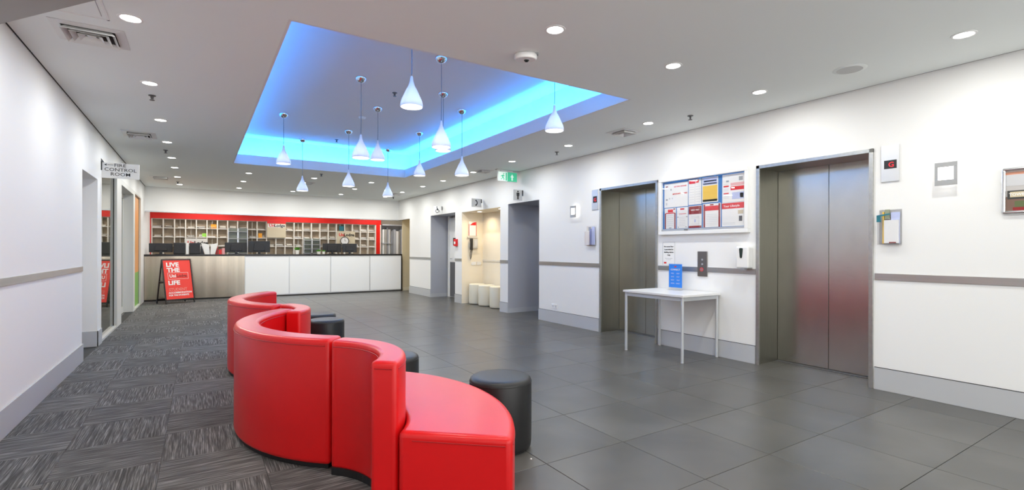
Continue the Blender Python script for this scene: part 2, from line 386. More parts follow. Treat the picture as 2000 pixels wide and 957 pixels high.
# skirtings
n = MB(); 
n.box(XL, YF, 0, XL+.014, 7.19, .195).box(XL-.5, 8.155, 0, XL+.012, 8.17, .20).box(XL, 8.155, 0, XL+.012, 8.46, .20).box(XL-.49, 7.19, 0, XL-.475, 8.155, .2)
struct('baseboard_left', n, M_base, 'tall grey skirting along the left wall', bevel=.002)
n = MB()
for a, b_ in ((YF, 2.0), (3.135, 4.498), (5.646, 7.236), (8.30, 8.596), (10.335, 10.69), (12.17, 13.712)):
    n.box(XR-.014, a, 0, XR, b_, .20)
struct('baseboard_right', n, M_base, 'tall grey skirting along the right wall', bevel=.002)
n = MB()
for a, b_ in ((YF, 2.0), (3.135, 4.498), (5.646, 7.236), (8.30, 8.596), (10.335, 10.69), (12.17, 13.712)):
    n.box(XR-.0145, a, .1985, XR, b_, .202)
struct('trim_4', n, M_dark)
tn = 5
for a, b_ in ((YF, 2.0), (3.135, 4.498), (5.646, 7.236), (8.30, 8.596), (10.335, 10.69), (12.17, 13.712)):
    struct('trim_%d' % tn, MB().box(XR-.010, a, .990, XR, b_, 1.050), M_steel, bevel=.0015); tn += 1
struct('trim_%d' % tn, MB().box(XL, YF, 1.000, XL+.010, 7.185, 1.055), M_steel, bevel=.0015); tn += 1

# ---- left glazing (two shop windows and a door between)
def lwin(nm, y0, y1, label):
    o = thing(nm, label, 'window', (XL, y0, 0), kind='structure')
    w_ = y1-y0
    f = MB(); f.box(-.09, 0, 0, 0, w_, .035).box(-.09, 0, 2.375, 0, w_, 2.41).box(-.09, 0, .035, 0, .03, 2.375).box(-.09, w_-.05, .035, 0, w_, 2.375)
    f.build('window_frame', M_tap, o, bevel=.002)
    box('pane', M_glasst, o, -.05, .03, .035, -.042, w_-.05, 2.375)
    box('gasket', M_dark, o, -.041, w_-.056, .035, -.035, w_-.05, 2.375)
    if 'amber' in label:  # amber and green light in the glass, painted on as flat sheets
        box('painted_light', M_amber, o, -.0418, .42, .75, -.0405, w_-.056, 2.36); box('painted_light', M_grn2, o, -.0418, .42, .04, -.0405, w_-.056, .75)['label'] = 'green painted light low on the glass'
    return o
lwin('window_1', 8.46, 10.0, 'tall reflective shop window behind the hanging sign')
lwin('window_2', 12.52, 13.80, 'tall glazed panel with painted amber light next to the reception counter')
n = MB().box(XL-.24, 10.0, 0, XL, 10.5, 2.41).box(XL-.24, 12.30, 0, XL, 12.52, 2.41).box(XL-.24, 10.5, 2.33, XL, 12.3, 2.41)
struct('trim_%d' % tn, n, mat('pale door surround', (.68, .68, .65), .45), 'pale grey surround of the glazed door on the left', bevel=.003); tn += 1
d = thing('door_1', 'grey framed glass door set back in the left wall', 'door', (XL-.2, 10.5, 0), kind='structure')
f = MB().box(0, 0, 0, .045, .07, 2.33).box(0, 1.73, 0, .045, 1.8, 2.33).box(0, .07, 0, .045, 1.73, .12).box(0, .07, 2.24, .045, 1.73, 2.33).box(0, .87, .12, .045, .93, 2.24)
f.build('door_frame', M_tap, d, bevel=.003)
box('pane', M_glasst, d, .018, .07, .12, .026, .87, 2.24); box('pane', M_glasst, d, .018, .93, .12, .026, 1.73, 2.24)
box('gasket', M_dark, d, .0455, .885, .12, .05, .905, 2.24)
MB().bar((.09, .80, .85), (.09, .80, 1.35), .014).bar((.04, .80, .9), (.09, .80, .9), .008).bar((.04, .80, 1.3), (.09, .80, 1.3), .008).build('door_handle', M_chrome, d, smooth=True)
# room seen through the glazing
n = MB().box(-4.2, 8.3, 0, -4.1, 14.6, 2.7).box(-4.1, 8.3, 0, XL-.5, 8.36, 2.7).box(-4.1, 14.5, 0, XL-WT, 14.6, 2.7).box(-4.1, 8.3, 2.6, XL-WT, 14.6, 2.7)
struct('wall_side_room', n, M_inner, 'beige walls of the room behind the glazing')
struct('floor', MB().box(-4.1, 8.3, -.1, XL-WT, 14.6, 0), M_carpet)

# ---- alcoves on the right
def alcove(y0, y1, h, xd, m, nm, lab):
    n = MB(); X0 = XR+WT
    n.box(X0, y1, 0, xd, y1+.08, h+.08).box(X0, y0-.08, 0, xd, y0, h+.08).box(xd, y0-.08, 0, xd+.08, y1+.08, h+.08).box(X0, y0-.08, h, xd, y1+.08, h+.08)
    # linings of the opening itself
    n.box(XR+.002, y1-.004, 0, X0, y1+.0, h).box(XR+.002, y0, 0, X0, y0+.004, h).box(XR+.002, y0, h-.004, X0, y1, h)
    return struct(nm, n, m, lab)
alcove(7.236, 8.30, 2.165, 6.95, M_grey, 'wall_toilet_lobby', 'grey painted lobby behind the toilet sign')
alcove(8.596, 10.335, 2.13, 5.745, M_creamw, 'wall_phone_alcove', 'cream walls of the lit telephone alcove')
alcove(10.69, 12.17, 2.155, 5.72, M_grey, 'wall_accessible_lobby', 'grey painted lobby under the wheelchair sign')
n = MB().box(XR+.01, 8.285, 0, 6.95, 8.298, .09).box(6.935, 7.24, 0, 6.95, 8.3, .09).box(XR+.01, 12.155, 0, 5.72, 12.168, .09)
struct('baseboard_lobby', n, M_base, 'low skirting inside the grey lobbies')
struct('trim_%d' % tn, MB().box(5.735, 8.60, .98, 5.745, 10.33, 1.02), mat('pale rail', (.7, .66, .58), .5)); tn += 1
d = thing('door_2', 'white door with dark kick plate in the lobby under the wheelchair sign', 'door', (5.70, 10.98, 0), kind='structure')
box('door_leaf', M_white, d, -.03, 0, .01, 0, 1.02, 2.10); box('kick_plate', M_kick, d, -.034, .02, .02, -.03, 1.0, .93)
box('door_frame', M_wall, d, -.045, 1.02, 0, .02, 1.12, 2.15)
MB().bar((-.03, .9, 1.02), (-.08, .9, 1.02), .009).bar((-.08, .9, 1.02), (-.08, .78, 1.02), .009).build('door_handle', M_chrome, d, smooth=True)
# corridor end wall past the counter
n = MB().box(5.295, YB-.09, 0, 7.0, YB-.02, 2.6).box(6.95, 13.6, 0, 7.03, YB-.02, 2.6).box(5.31, 13.62, 0, 7.0, 13.70, 2.6).box(XR+WT, 13.6, 2.5, 7, YB, 2.6)
struct('wall_corridor', n, M_beige, 'beige end wall of the side corridor beside the counter')
struct('baseboard_corridor', MB().box(5.295, YB-.105, 0, 6.95, YB-.09, .1), mat('beige skirting', (.7, .63, .47), .5))

# ---- lifts
def lift(nm, y0, y1, h, label):
    W = y1-y0; o = thing(nm, label, 'elevator', (XR, y1, 0), -90, kind='structure')   # local x runs towards the camera, -y faces the room
    f = MB(); f.box(0, -.016, 0, .035, .004, h).box(W-.035, -.016, 0, W, .004, h).box(0, -.016, h-.035, W, .004, h)
    f.box(-.006, -.012, 0, 0, .0, h).build('architrave', M_steel, o, bevel=.002)
    box('jamb', M_liftj, o, .0, .004, 0, .018, .40, h-.02); box('jamb', M_liftj, o, W-.018, .004, 0, W, .40, h-.02)
    box('header', M_liftj, o, .018, .004, h-.03, W-.018, .40, h-.018)
    m_ = W/2+.0
    box('door_panel', M_lift, o, .02, .385, .012, m_-.002, .41, h-.03, bevel=.0015); box('door_panel', M_lift, o, m_+.002, .385, .012, W-.02, .41, h-.03, bevel=.0015)
    box('shaft_darkness', M_dark, o, .0, .415, 0, W, .43, h)  # dark sheet standing for the darkness behind the doors
    box('sill', M_kick, o, .018, .34, 0, W-.018, .41, .008)
    return o
lift('door_3', 2.012, 3.125, 2.185, 'stainless steel lift doors, nearer lift on the right')
lift('door_4', 4.508, 5.636, 2.195, 'stainless steel lift doors behind the white table')

# ================================================================ OFFICE BEHIND THE COUNTER
n = MB().box(-1.9, 16.52, 0, 6.6, 16.6, 2.7).box(-1.9, YB+.15, 2.6, 6.6, 16.6, 2.7).box(6.5, YB-.02, 0, 6.6, 16.6, 2.7)
struct('wall_office', n, M_inner, 'walls of the office behind the counter')
struct('wall_office_left', MB().box(-1.34, YB+.0, 0, -1.24, 16.52, 2.6), M_redw, 'red side wall of the office')
MY = 16.2; MX0, MX1, NC = -1.06, 4.95, 24; MT = 2.07; ch = .2445
mr = thing('mail_rack', 'wide wall of open pigeonholes in a red surround behind the counter', 'mail rack', (MX0, MY, 0))
Wm = MX1-MX0; cw = Wm/NC
box('back_panel', M_tan, mr, 0, .17, .6, Wm, .19, MT)
for i in range(NC+1): box('divider', M_cell, mr, i*cw-.013, 0, .6, i*cw+.013, .17, MT)
for k in range(6): box('shelf', M_cell, mr, 0, .01, MT-k*ch-.008, Wm, .17, MT-k*ch+.008)
for i in range(NC): 
    if i in (2, 3, 5, 9, 14, 19): box('inner_divider', M_cell, mr, (i+.5)*cw-.004, .06, MT-5*ch, (i+.5)*cw+.004, .17, MT-.01)
box('surround', M_redw, mr, -.20, -.02, MT+.008, Wm+.17, .28, MT+.30); box('surround', M_redw, mr, -.20, -.02, .6, -.016, .28, MT+.008); box('surround', M_redw, mr, Wm+.016, -.02, .6, Wm+.14, .28, MT+.008)
box('edge_strip', M_cell, mr, Wm+.14, -.03, .6, Wm+.17, .28, MT+.008)
# letters
ORD = ['first', 'second', 'third', 'fourth', 'fifth', 'sixth', 'seventh', 'eighth', 'ninth', 'tenth', 'eleventh', 'twelfth', 'thirteenth', 'fourteenth', 'fifteenth', 'sixteenth']
em = []
for k_ in range(3):
    b = MB().box(-.105+.02*k_, 0, 0, .085, .15, .004+.003*k_); me = bpy.data.meshes.new('letter'); b.bm.to_mesh(me); b.bm.free(); me.materials.append([M_paper, M_white, M_cell][k_]); em.append(me)
covered = lambda i, k: (11 <= i <= 12 and k in (1, 2)) or (7 <= i <= 8 and k in (2, 3)) or (19 <= i <= 20 and k == 2) or (15 <= i <= 16 and k >= 3)
for i in range(NC):
    for k in range(1, 4):
        if covered(i, k): continue
        for q in range(1 if random.random() < .45 else 2):
            o = bpy.data.objects.new('letter', random.choice(em)); COL.objects.link(o)
            o.location = (MX0+(i+.5)*cw+random.uniform(-.012, .012), MY+.01+random.uniform(0, .05), MT-k*ch+.011+.028*q)
            o.rotation_euler = (R(random.uniform(4, 22)), R(random.uniform(-4, 4)), 0)
            cside = '%s column from the left' % ORD[i] if i < 12 else '%s column from the right' % ORD[NC-1-i]
            tag(o, '%s letter in the %s row, %s of the mail rack' % (['lower', 'upper'][q], ['top', 'second', 'third'][k-1], cside), 'letter', 'letters in the mail rack')
def card(nm, label, m, x, z, w_, h_, y=MY+.03, cat='card'):
    o = MB().box(-w_/2, 0, 0, w_/2, .012, h_).build(nm, m, None, loc=(x, y, z)); tag(o, label, cat); return o
card('card', 'lime green card standing in a left pigeonhole', M_lime, .128, 1.595, .10, .10)
card('card', 'orange card in a top row pigeonhole', M_orange, .353, 1.835, .13, .12)
card('card', 'orange card in a second row pigeonhole by the beige notice panel', M_orange, 1.527, 1.595, .10, .13)
card('card', 'teal card in a top row pigeonhole above the clock', M_teal, 3.86, 1.85, .15, .16)
np_ = thing('office_notice', 'beige notice board with red head strip on the mail rack', 'panel', (1.70, MY-.05, 1.60))
box('board', mat('beige board', (.62, .55, .40), .6), np_, 0, 0, 0, .51, .02, .50); box('head_strip', M_redp, np_, 0, -.004, .42, .51, 0, .50)
box('name_strip', M_white, np_, .02, -.003, .31, .49, 0, .40)
text('lettering', 'Uni', .12, M_redp, np_, .05, -.005, .325, bold=.003); text('lettering', 'Lodge', .12, M_black2, np_, .19, -.005, .325, bold=.003)
lp = thing('logo_sign', 'beige sign with red and black lettering above the wall clock', 'sign', (3.70, MY-.05, 1.40))
box('board', mat('beige board', (.62, .55, .40), .6), lp, 0, 0, 0, .56, .02, .44)
text('lettering', 'Uni', .135, M_redp, lp, .05, -.003, .28, bold=.004); text('lettering', 'Lodge', .135, M_black2, lp, .205, -.003, .28, bold=.004)
ck = thing('wall_clock', 'round white wall clock with dark rim above the black monitors', 'clock', (3.93, MY-.06, 1.53))
MB().lathe([(0, .01), (.125, .01), (.135, -.02), (.12, -.03), (.115, -.015)], axis='y', n=32).build('rim', M_black, ck, smooth=True)
MB().lathe([(0, -.016), (.118, -.016), (.118, 0)], axis='y', n=32).build('dial', M_paper, ck)
MB().box(-.003, -.022, 0, .003, -.018, .075).build('minute_hand', M_black2, ck); MB().box(0, -.024, -.003, .05, -.02, .003).build('hour_hand', M_black2, ck)
ac = thing('counter_sign', 'clear standing sign with lettering on the left of the counter', 'sign', (-.31, 15.25, 1.13))
box('plate', mat('frosted acrylic', (.8, .76, .7), .3), ac, 0, 0, .20, .50, .012, .40); box('foot', M_acr, ac, .02, 0, 0, .48, .01, .20)
text('lettering', 'Uni', .125, M_redp, ac, .06, -.003, .245, bold=.004); text('lettering', 'Lodge', .125, M_black2, ac, .205, -.003, .245, bold=.004)
def cab(x0, x1, z0, z1, label):
    o = thing('screen_panel', label, 'cabinet', (x0, MY-.12, z0)); w_ = x1-x0; h_ = z1-z0
    fr = MB().box(0, 0, 0, .015, .10, h_).box(w_-.015, 0, 0, w_, .10, h_).box(w_/2-.02, 0, 0, w_/2+.02, .10, h_); fr.build('frame', M_alu, o)
    mdk = mat('smoked shelf glass', (.17, .19, .15), .25)
    box('back', mdk, o, .015, .08, 0, w_-.015, .1, h_)
    for k in range(4): box('shelf', M_locker, o, .015, .0, k*h_/3.5, w_-.015, .09, k*h_/3.5+.012)
cab(.70, 1.19, 1.13, 1.85, 'smoky glass shelf unit in front of the left half of the mail rack')
cab(2.70, 3.18, 1.13, 1.59, 'dark shelf unit behind the potted plants')
sh = thing('folder_shelf', 'tall shelf of upright grey folders right of the red surround', 'shelf', (5.16, MY-.05, .6))
box('back', M_locker, sh, 0, .3, 0, .95, .32, 1.5); box('board', M_locker, sh, 0, 0, 1.46, .95, .3, 1.5); box('board', M_locker, sh, 0, 0, .0, .95, .3, .03); box('board', M_locker, sh, 0, 0, .86, .30, .3, .875)
xx = 0.02; k = 0
while xx < .80:
    w_ = random.choice((.03, .045, .06, .09)); k += 1
    o = MB().box(0, 0, 0, w_-.008, .24, random.choice((1.25, 1.3, 1.36))).build('folder', [M_locker, M_white, M_alu, mat('dark grey folder', (.25, .26, .28), .5)][k % 4], None, loc=(5.16+xx, MY-.01, .632))
    tag(o, '%s upright folder from the left in the tall shelf, %s' % (ORD[k-1], ['mid grey', 'white', 'silver', 'dark grey'][k % 4]), 'folder', 'folders in the tall shelf'); xx += w_
for k, x in enumerate((.2, 2.6, 4.9)):
    o = thing('ceiling_panel_light', 'office ceiling light panel behind the wall above reception, %s one' % ['left', 'middle', 'right'][k], 'light', (x, 15.45, 2.6), group='office ceiling panels')
    box('frame', M_white, o, -.62, -.17, -.02, .62, .17, 0); box('diffuser', M_glowo, o, -.6, -.15, -.024, .6, .15, -.02)
    light('AREA', 'office_lamp', (x, 15.45, 2.57), 36, (1, .95, .88), shape='RECTANGLE', size=1.2, size_y=.3)

# ================================================================ RECEPTION COUNTER
CY = 14.50
ct = thing('reception_counter', 'long reception counter with steel front on the left and white panels', 'counter', (XL, CY, 0))
L_ = 5.24-XL; s1 = 1.008-XL
MB().box(.0, .03, .02, L_-.02, .70, 1.085).build('carcass', M_kick, ct)
box('steel_front', M_counter, ct, .005, .0, .035, s1, .03, 1.08, bevel=.003)
pan = [1.008, 2.071, 3.148, 4.26, 5.225]
for a, b_ in zip(pan, pan[1:]): box('front_panel', M_wgloss, ct, a-XL+.012, .0, .055, b_-XL-.012, .03, 1.075, bevel=.002)
for a in pan[:-1]: box('joint_strip', M_alu, ct, a-XL-.011, .006, .04, a-XL+.011, .03, 1.08)
box('bottom_rail', M_alu, ct, s1, .004, .03, L_-.015, .03, .054); box('plinth', M_dark, ct, 0, .012, 0, L_-.02, .5, .035)
box('end_panel', M_top, ct, L_-.02, -.004, 0, L_, .72, 1.085)
box('worktop', M_top, ct, 0, -.02, 1.085, L_, .72, 1.122, bevel=.003)
ZT = 1.122
def monitor(x0, x1, top, y, label, rz=0, logo=True):
    w_ = x1-x0; o = thing('monitor', label, 'monitor', ((x0+x1)/2, y, ZT), rz); h_ = top-ZT-.0
    lo = max(.05, h_-.36)
    MB().box(-w_/2, 0, lo, w_/2, .03, h_).build('back_shell', M_blackm, o, bevel=.008, seg=3)
    MB().prism([(-w_*.28, lo+.04), (w_*.28, lo+.04), (w_*.22, h_-.05), (-w_*.22, h_-.05)], -.025, 0).build('rear_bulge', M_blackm, o, bevel=.008)
    box('screen', M_black, o, -w_/2+.012, .03, lo+.012, w_/2-.012, .033, h_-.012)
    MB().box(-.03, -.02, .01, .03, .0, lo+.1).build('stand_neck', M_black, o, bevel=.004); MB().box(-.11, -.07, 0, .11, .09, .012).build('stand_foot', M_black, o, bevel=.004)
    return o
monitor(-1.03, -.55, 1.395, 14.90, 'black monitor seen from behind at the left end of the counter')
monitor(.572, 1.09, 1.43, 14.90, 'black monitor, left of the pair at the middle of the counter', 6)
monitor(1.11, 1.637, 1.475, 14.86, 'taller black monitor, right of the pair at the middle of the counter', -4)
monitor(3.01, 3.545, 1.43, 14.90, 'black monitor right of the small potted plants', 4)
monitor(3.58, 3.99, 1.43, 14.95, 'black monitor nearest the right end of the counter', -12)
def pc(x0, x1, top, label):
    w_ = x1-x0; o = thing('printer', label, 'printer', (x0, 14.80, ZT)); h_ = top-ZT
    MB().box(0, 0, 0, w_, .34, h_).build('body', M_blackm, o, bevel=.01, seg=3)
    box('paper_slot', M_black, o, .02, -.004, h_*.72, w_-.02, .0, h_*.80); box('tray', M_black, o, .015, -.02, .02, w_-.015, 0, .05)
pc(-.53, -.285, 1.41, 'black boxy office machine on the counter beside the left monitor')
pc(-.20, .03, 1.41, 'black boxy office machine on the counter left of the white brochure holder')
o = thing('paper_stack_holder', 'narrow white upright file holder between two black machines', 'holder', (-.275, 14.82, ZT))
box('case', M_white, o, 0, 0, 0, .065, .25, .27, .004); box('papers', M_paper, o, .01, .02, .27, .055, .22, .285)
o = thing('brochure_holder', 'white fan-shaped brochure holder at the middle left of the counter', 'holder', (.05, 14.84, ZT))
MB().prism([(.08, 0), (.19, 0), (.17, .25), (0, .29)], 0, .12).build('left_pocket', M_white, o, bevel=.003)
MB().prism([(.20, 0), (.30, 0), (.37, .29), (.21, .25)], 0, .12).build('right_pocket', M_white, o, bevel=.003)
MB().prism([(-.02, .0), (.07, 0), (-.0, .25)], .01, .1).build('side_wing', M_blackm, o); MB().prism([(.31, 0), (.37, 0), (.375, .24)], .01, .1).build('side_wing', M_darkred, o)
o = thing('leaflet_box', 'small red and pink box of leaflets beside the brochure holder', 'box', (.435, 14.86, ZT))
box('box', M_redp, o, 0, 0, 0, .07, .1, .12, .003); box('leaflet', mat('pink card', (.75, .35, .35), .5), o, .075, .02, 0, .14, .06, .16)
def plant(x, h_, pr, gr, label, seed):
    rnd = random.Random(seed); o = thing('potted_plant', label, 'plant', (x, 14.86, ZT))
    MB().lathe([(0, 0), (pr*.75, 0), (pr, h_), (pr*.9, h_), (pr*.88, h_-.01), (0, h_-.012)], n=20).build('pot', M_pot, o, smooth=True)
    b = bmesh.new()
    for q in range(70):
        a = rnd.uniform(0, 2*PI); t_ = rnd.uniform(.1, 1.1); L1 = gr*rnd.uniform(.7, 1.1); d_ = Vector((math.cos(a)*math.sin(t_), math.sin(a)*math.sin(t_), math.cos(t_)))
        p0 = Vector((math.cos(a)*pr*.4*rnd.random(), math.sin(a)*pr*.4*rnd.random(), h_-.01)); s_ = d_.orthogonal().normalized()*gr*.13
        m_ = p0+d_*L1*.6; e_ = p0+d_*L1+Vector((0, 0, -gr*.12*t_))
        b.faces.new([b.verts.new(v) for v in (p0, m_+s_, e_, m_-s_)])
    me = bpy.data.meshes.new('foliage'); b.to_mesh(me); b.free(); me.materials.append(M_green); f = bpy.data.objects.new('foliage', me); COL.objects.link(f); f.parent = o
plant(2.325, .115, .058, .10, 'green plant in a tapered white pot on the counter', 1)
plant(2.90, .075, .055, .075, 'small green plant in a low white pot, left of the pair by the monitor', 2)
plant(3.03, .075, .045, .06, 'small green plant in a white pot touching the black monitor', 3)

# ================================================================ A-FRAME SIGN
af = thing('sandwich_board', 'red poster sandwich board with black frame in front of the steel counter front', 'sign', (-.3475, 13.685, 0), 29.4)
TW = .632/2; TH = 1.015
def lean(y0, y1):    # from foot y0 to apex y1
    return Matrix.Rotation(math.atan2(y1-y0, TH)*-1, 4, 'X')
ang = math.atan2(.20, TH)
Mf = Matrix.Rotation(-ang, 4, 'X'); Lg = math.hypot(.20, TH)
def fp(mb, name, m, **k): mb.rot(Mf); return mb.build(name, m, af, **k)
fp(MB().box(-TW, -.012, 0, -TW+.022, .012, Lg).box(TW-.022, -.012, 0, TW, .012, Lg).box(-TW, -.012, Lg-.022, TW, .012, Lg).box(-TW, -.012, .085, TW, .012, .107), 'front_frame', M_black)
fp(MB().box(-TW+.022, -.004, .107, TW-.022, .006, Lg-.022), 'poster', mat('sandwich board red', (.84, .045, .03), .4))
Mr = Matrix.Translation((0, .40, 0)) @ Matrix.Rotation(ang, 4, 'X')
MB().box(-TW, -.012, 0, -TW+.022, .012, Lg).box(TW-.022, -.012, 0, TW, .012, Lg).box(-TW, -.012, Lg-.022, TW, .012, Lg).box(-TW, -.012, .09, TW, .012, .11).box(-TW, -.01, .48, TW, .01, .50).rot(Mr).build('rear_frame', M_black, af)
MB().box(-TW+.002, .1, .50, -TW+.012, .30, .52).box(TW-.012, .1, .50, TW-.002, .30, .52).build('spreader', M_black, af)
def ftext(body, size, m, x, z, bold=0, sx=1):
    o = text('lettering', body, size, m, af, 0, 0, 0, bold=bold, sx=sx)
    o.data.transform(Mf @ Matrix.Translation((x, -.006, z)))
ftext('LIVE', .135, M_paper, -.235, .862, .005, 1.1); ftext('THE', .135, M_paper, -.225, .738, .005, 1.1)
ftext('LIFE', .135, M_paper, -.225, .44, .005, 1.1)
ftext('Uni', .10, M_paper, -.185, .612, .003); ftext('Lodge', .10, M_darkred, -.03, .612, .003, .9)
ftext('STUDENT', .09, mat('pale red print', (.85, .25, .2), .5), -.225, .30, .002, 1.0)
ftext('ACCOMMODATION', .056, M_paper, -.235, .237, .0015, .98); ftext('FOR THE STUDENTS', .05, M_paper, -.235, .18, .0015, .95)
fb = MB(); 
for (a, b_, c_, d_) in ((-.215, .567, .225, .572), (-.215, .715, .225, .720), (-.215, .567, -.210, .720), (.220, .567, .225, .720)): fb.box(a, -.007, b_, c_, -.004, d_)
fp(fb, 'outline', M_paper)

# ================================================================ SOFAS
def soft(mb, name, m, parent, bev): return mb.build(name, m, parent, bevel=bev, seg=4)
def arcline(r, z, a0, a1, n=40): return [(r*math.cos(R(a0+(a1-a0)*i/n)), r*math.sin(R(a0+(a1-a0)*i/n)), z) for i in range(n+1)]
HB, HS = .742, .438
def sofa_in(c, label, a0=131.5, a1=230.5, as0=150, as1=None):
    as1 = as1 or a1       # back on the outer rim, seat inside the curve
    o = thing('curved_sofa', label, 'sofa', (c[0], c[1], 0), group='red curved sofa modules')
    soft(MB().arc(1.01, 1.168, a0, a1, .026, HB, 36), 'backrest', M_red, o, .026)
    soft(MB().arc(.52, 1.006, as0, as1, .026, HS, 36), 'seat', M_red, o, .028)
    MB().arc(.55, 1.145, as0+1, as1-1, 0, .04, 30).build('plinth', M_black, o)
    MB().path(arcline(1.1695, HB-.038, a0+1.5, a1-1.5), .0028)  .path(arcline(1.0105, HB-.038, a0+1.5, a1-1.5), .0028).build('piping', M_seam, o, smooth=True)
    return o
def sofa_out(c, label, inner=False):      # back on the inner rim, seat outside the curve
    o = thing('curved_sofa', label, 'sofa', (c[0], c[1], 0), group='red curved sofa modules')
    a0, a1 = -41, 50.3; bx, by, r0, r1, b0, b1 = .016, .028, .435, .565, -42, 49
    mv = Matrix.Translation((bx, by, 0))
    if inner: b1 = 38
    soft(MB().arc(r0, r1, b0, b1, .026, HB, 30).rot(mv), 'backrest', M_red, o, .03)
    if inner:      # seat wedge on the hollow side
        soft(MB().arc(.06, r0-.004, b0+2, b1-2, .026, HS, 16).rot(mv), 'seat', M_red, o, .02)
        MB().arc(.08, r1-.02, b0+2, b1-2, 0, .03, 20).rot(mv).build('plinth', M_black, o)
        MB().path([(x+bx, y+by, z) for x, y, z in arcline(r0+.0005, HB-.034, b0+2, b1-2)], .0028).path([(x+bx, y+by, z) for x, y, z in arcline(r1-.0005, HB-.034, b0+2, b1-2)], .0028).build('piping', M_seam, o, smooth=True)
        return o
    soft(MB().arc(.572, 1.09, a0, a1, .026, HS, 34), 'seat', M_red, o, .028)
    MB().arc(.60, 1.06, a0+1, a1-1, 0, .04, 30).rot(Matrix.Identity(4)).arc(r0+.02, r1-.02, b0+1, b1-1, 0, .04, 20).build('plinth', M_black, o)
    MB().path([(x+bx, y+by, z) for x, y, z in arcline(r0+.0005, HB-.034, b0+2, b1-2)], .0028).path([(x+bx, y+by, z) for x, y, z in arcline(r1-.0005, HB-.034, b0+2, b1-2)], .0028).path(arcline(1.0895, HS-.038, a0+1.5, a1-1.5), .0028).build('piping', M_seam, o, smooth=True)
    ca, sa = math.cos(R(a0)), math.sin(R(a0)); nrm = Vector((sa, -ca, 0))*.0004
    q = lambda r_, z: tuple(Vector((r_*ca, r_*sa, z))+nrm)
    q2 = lambda r_, z: (bx+r_*math.cos(R(b0)), by+r_*math.sin(R(b0)), z)
    MB().bar(q2(r0+.022, HB-.034), q2(r1-.022, HB-.034), .0028, 6).build('end_seam', M_seam, o, smooth=True); MB().bar(q(.64, HS-.038), q(1.06, HS-.038), .0028, 6).build('end_seam', M_seam, o, smooth=True)
    return o
CA = (1.37, 3.80); CB = (.319, 2.502); DY = 2.27
sofa_in(CA, 'large red curved sofa module with tall back at the centre left, second nearest')
sofa_out(CB, 'nearest red curved sofa module with its cut end and seat facing the camera')
sofa_in((1.415, 5.75), 'farthest red curved sofa module nearest the reception counter', 127, 224, 127, 204)
sofa_out((.265, 4.70), 'small red curved sofa back wedged between the two tall curved modules', True)
def pouf(x, y, label, m=M_blk, r_=.198, h_=.45, grp='black round poufs', nm='round_pouf'):
    o = thing(nm, label, 'pouf', (x, y, 0), group=grp)
    MB().lathe([(0, .012), (r_-.012, .012), (r_-.003, .022), (r_, .05), (r_+.001, h_*.5), (r_, h_-.03), (r_-.006, h_-.012), (r_-.02, h_-.002), (r_-.05, h_), (0, h_+.004)], n=48).build('body', m, o, smooth=True)
    MB().lathe([(0, 0), (r_-.02, 0), (r_-.02, .014), (0, .014)], n=32).build('base', M_black, o)
    MB().path([((r_+.0005)*math.cos(2*PI*i/48), (r_+.0005)*math.sin(2*PI*i/48), h_-.03) for i in range(49)], .002).build('piping', m, o, smooth=True)
    return o
pouf(1.628, 2.69, 'black round pouf standing right of the nearest sofa module, fully exposed')
pouf(1.25, 3.66, 'black round pouf half hidden behind the nearest tall sofa back')
pouf(1.243, 5.94, 'black round pouf beside the end of the far sofa group, front one of the two')
pouf(1.275, 6.50, 'black round pouf behind the front far pouf, mostly hidden')
for k, (x, y) in enumerate(((5.46, 10.09), (5.46, 9.64), (5.46, 9.13))):
    pouf(x, y, 'cream stool in the telephone alcove, %s' % ['leftmost of three', 'middle of three', 'rightmost of three, cut by the wall edge'][k], M_cream, .185, .47, 'cream stools in the telephone alcove', 'cream_stool')
o = MB().lathe([(0, 0), (.006, 0), (.005, .004), (0, .005)], n=7).build('paper_scrap', M_paper, None, loc=(1.68, 2.42, 0)); tag(o, 'tiny white scrap on the dark floor beside the nearest pouf', 'scrap')

# ================================================================ TABLE
tb = thing('side_table', 'white rectangular table with grey metal legs against the right wall', 'table', (4.50, 3.56, 0))
tw, td, tz = .675, .91, .755
box('tabletop', M_table, tb, 0, 0, tz-.026, tw, td, tz, .003)
MB().box(.02, .02, tz-.07, .04, td-.02, tz-.026).box(tw-.04, .02, tz-.07, tw-.02, td-.02, tz-.026).box(.04, .02, tz-.07, tw-.04, .04, tz-.026).box(.04, td-.04, tz-.07, tw-.04, td-.02, tz-.026).build('apron', M_leg, tb)
for x in (.03, tw-.03):
    for y in (.03, td-.03):
        g_ = MB().bar((x, y, .012), (x, y, tz-.028), .0165, 16).build('leg', M_leg, tb, smooth=True); MB().lathe([(0, 0), (.018, 0), (.018, .013), (0, .013)], (x, y, 0), 14).build('foot_cap', M_alu, g_)
ls = thing('leaflet_stand', 'blue printed leaflet in a clear stand on the white table', 'leaflet', (5.06, 4.215, tz), -90)
box('acrylic_stand', M_acr, ls, -.012, 0, 0, .212, .006, .335); box('foot', M_acr, ls, -.012, -.05, 0, .212, .0, .004)
box('leaflet', M_bluep, ls, .0, -.004, .03, .20, -.001, .325); text('lettering', 'CONNECT', .030, M_paper, ls, .10, -.005, .245, 'CENTER')
text('lettering', 'FREE      EASY\nSAFE      FAST\nNEW      HELP\nOPEN    DAILY', .022, M_lav, ls, .10, -.005, .20, 'CENTER', line=1.9)
box('print_mark', M_redp, ls, .085, -.005, .285, .115, -.004, .30)

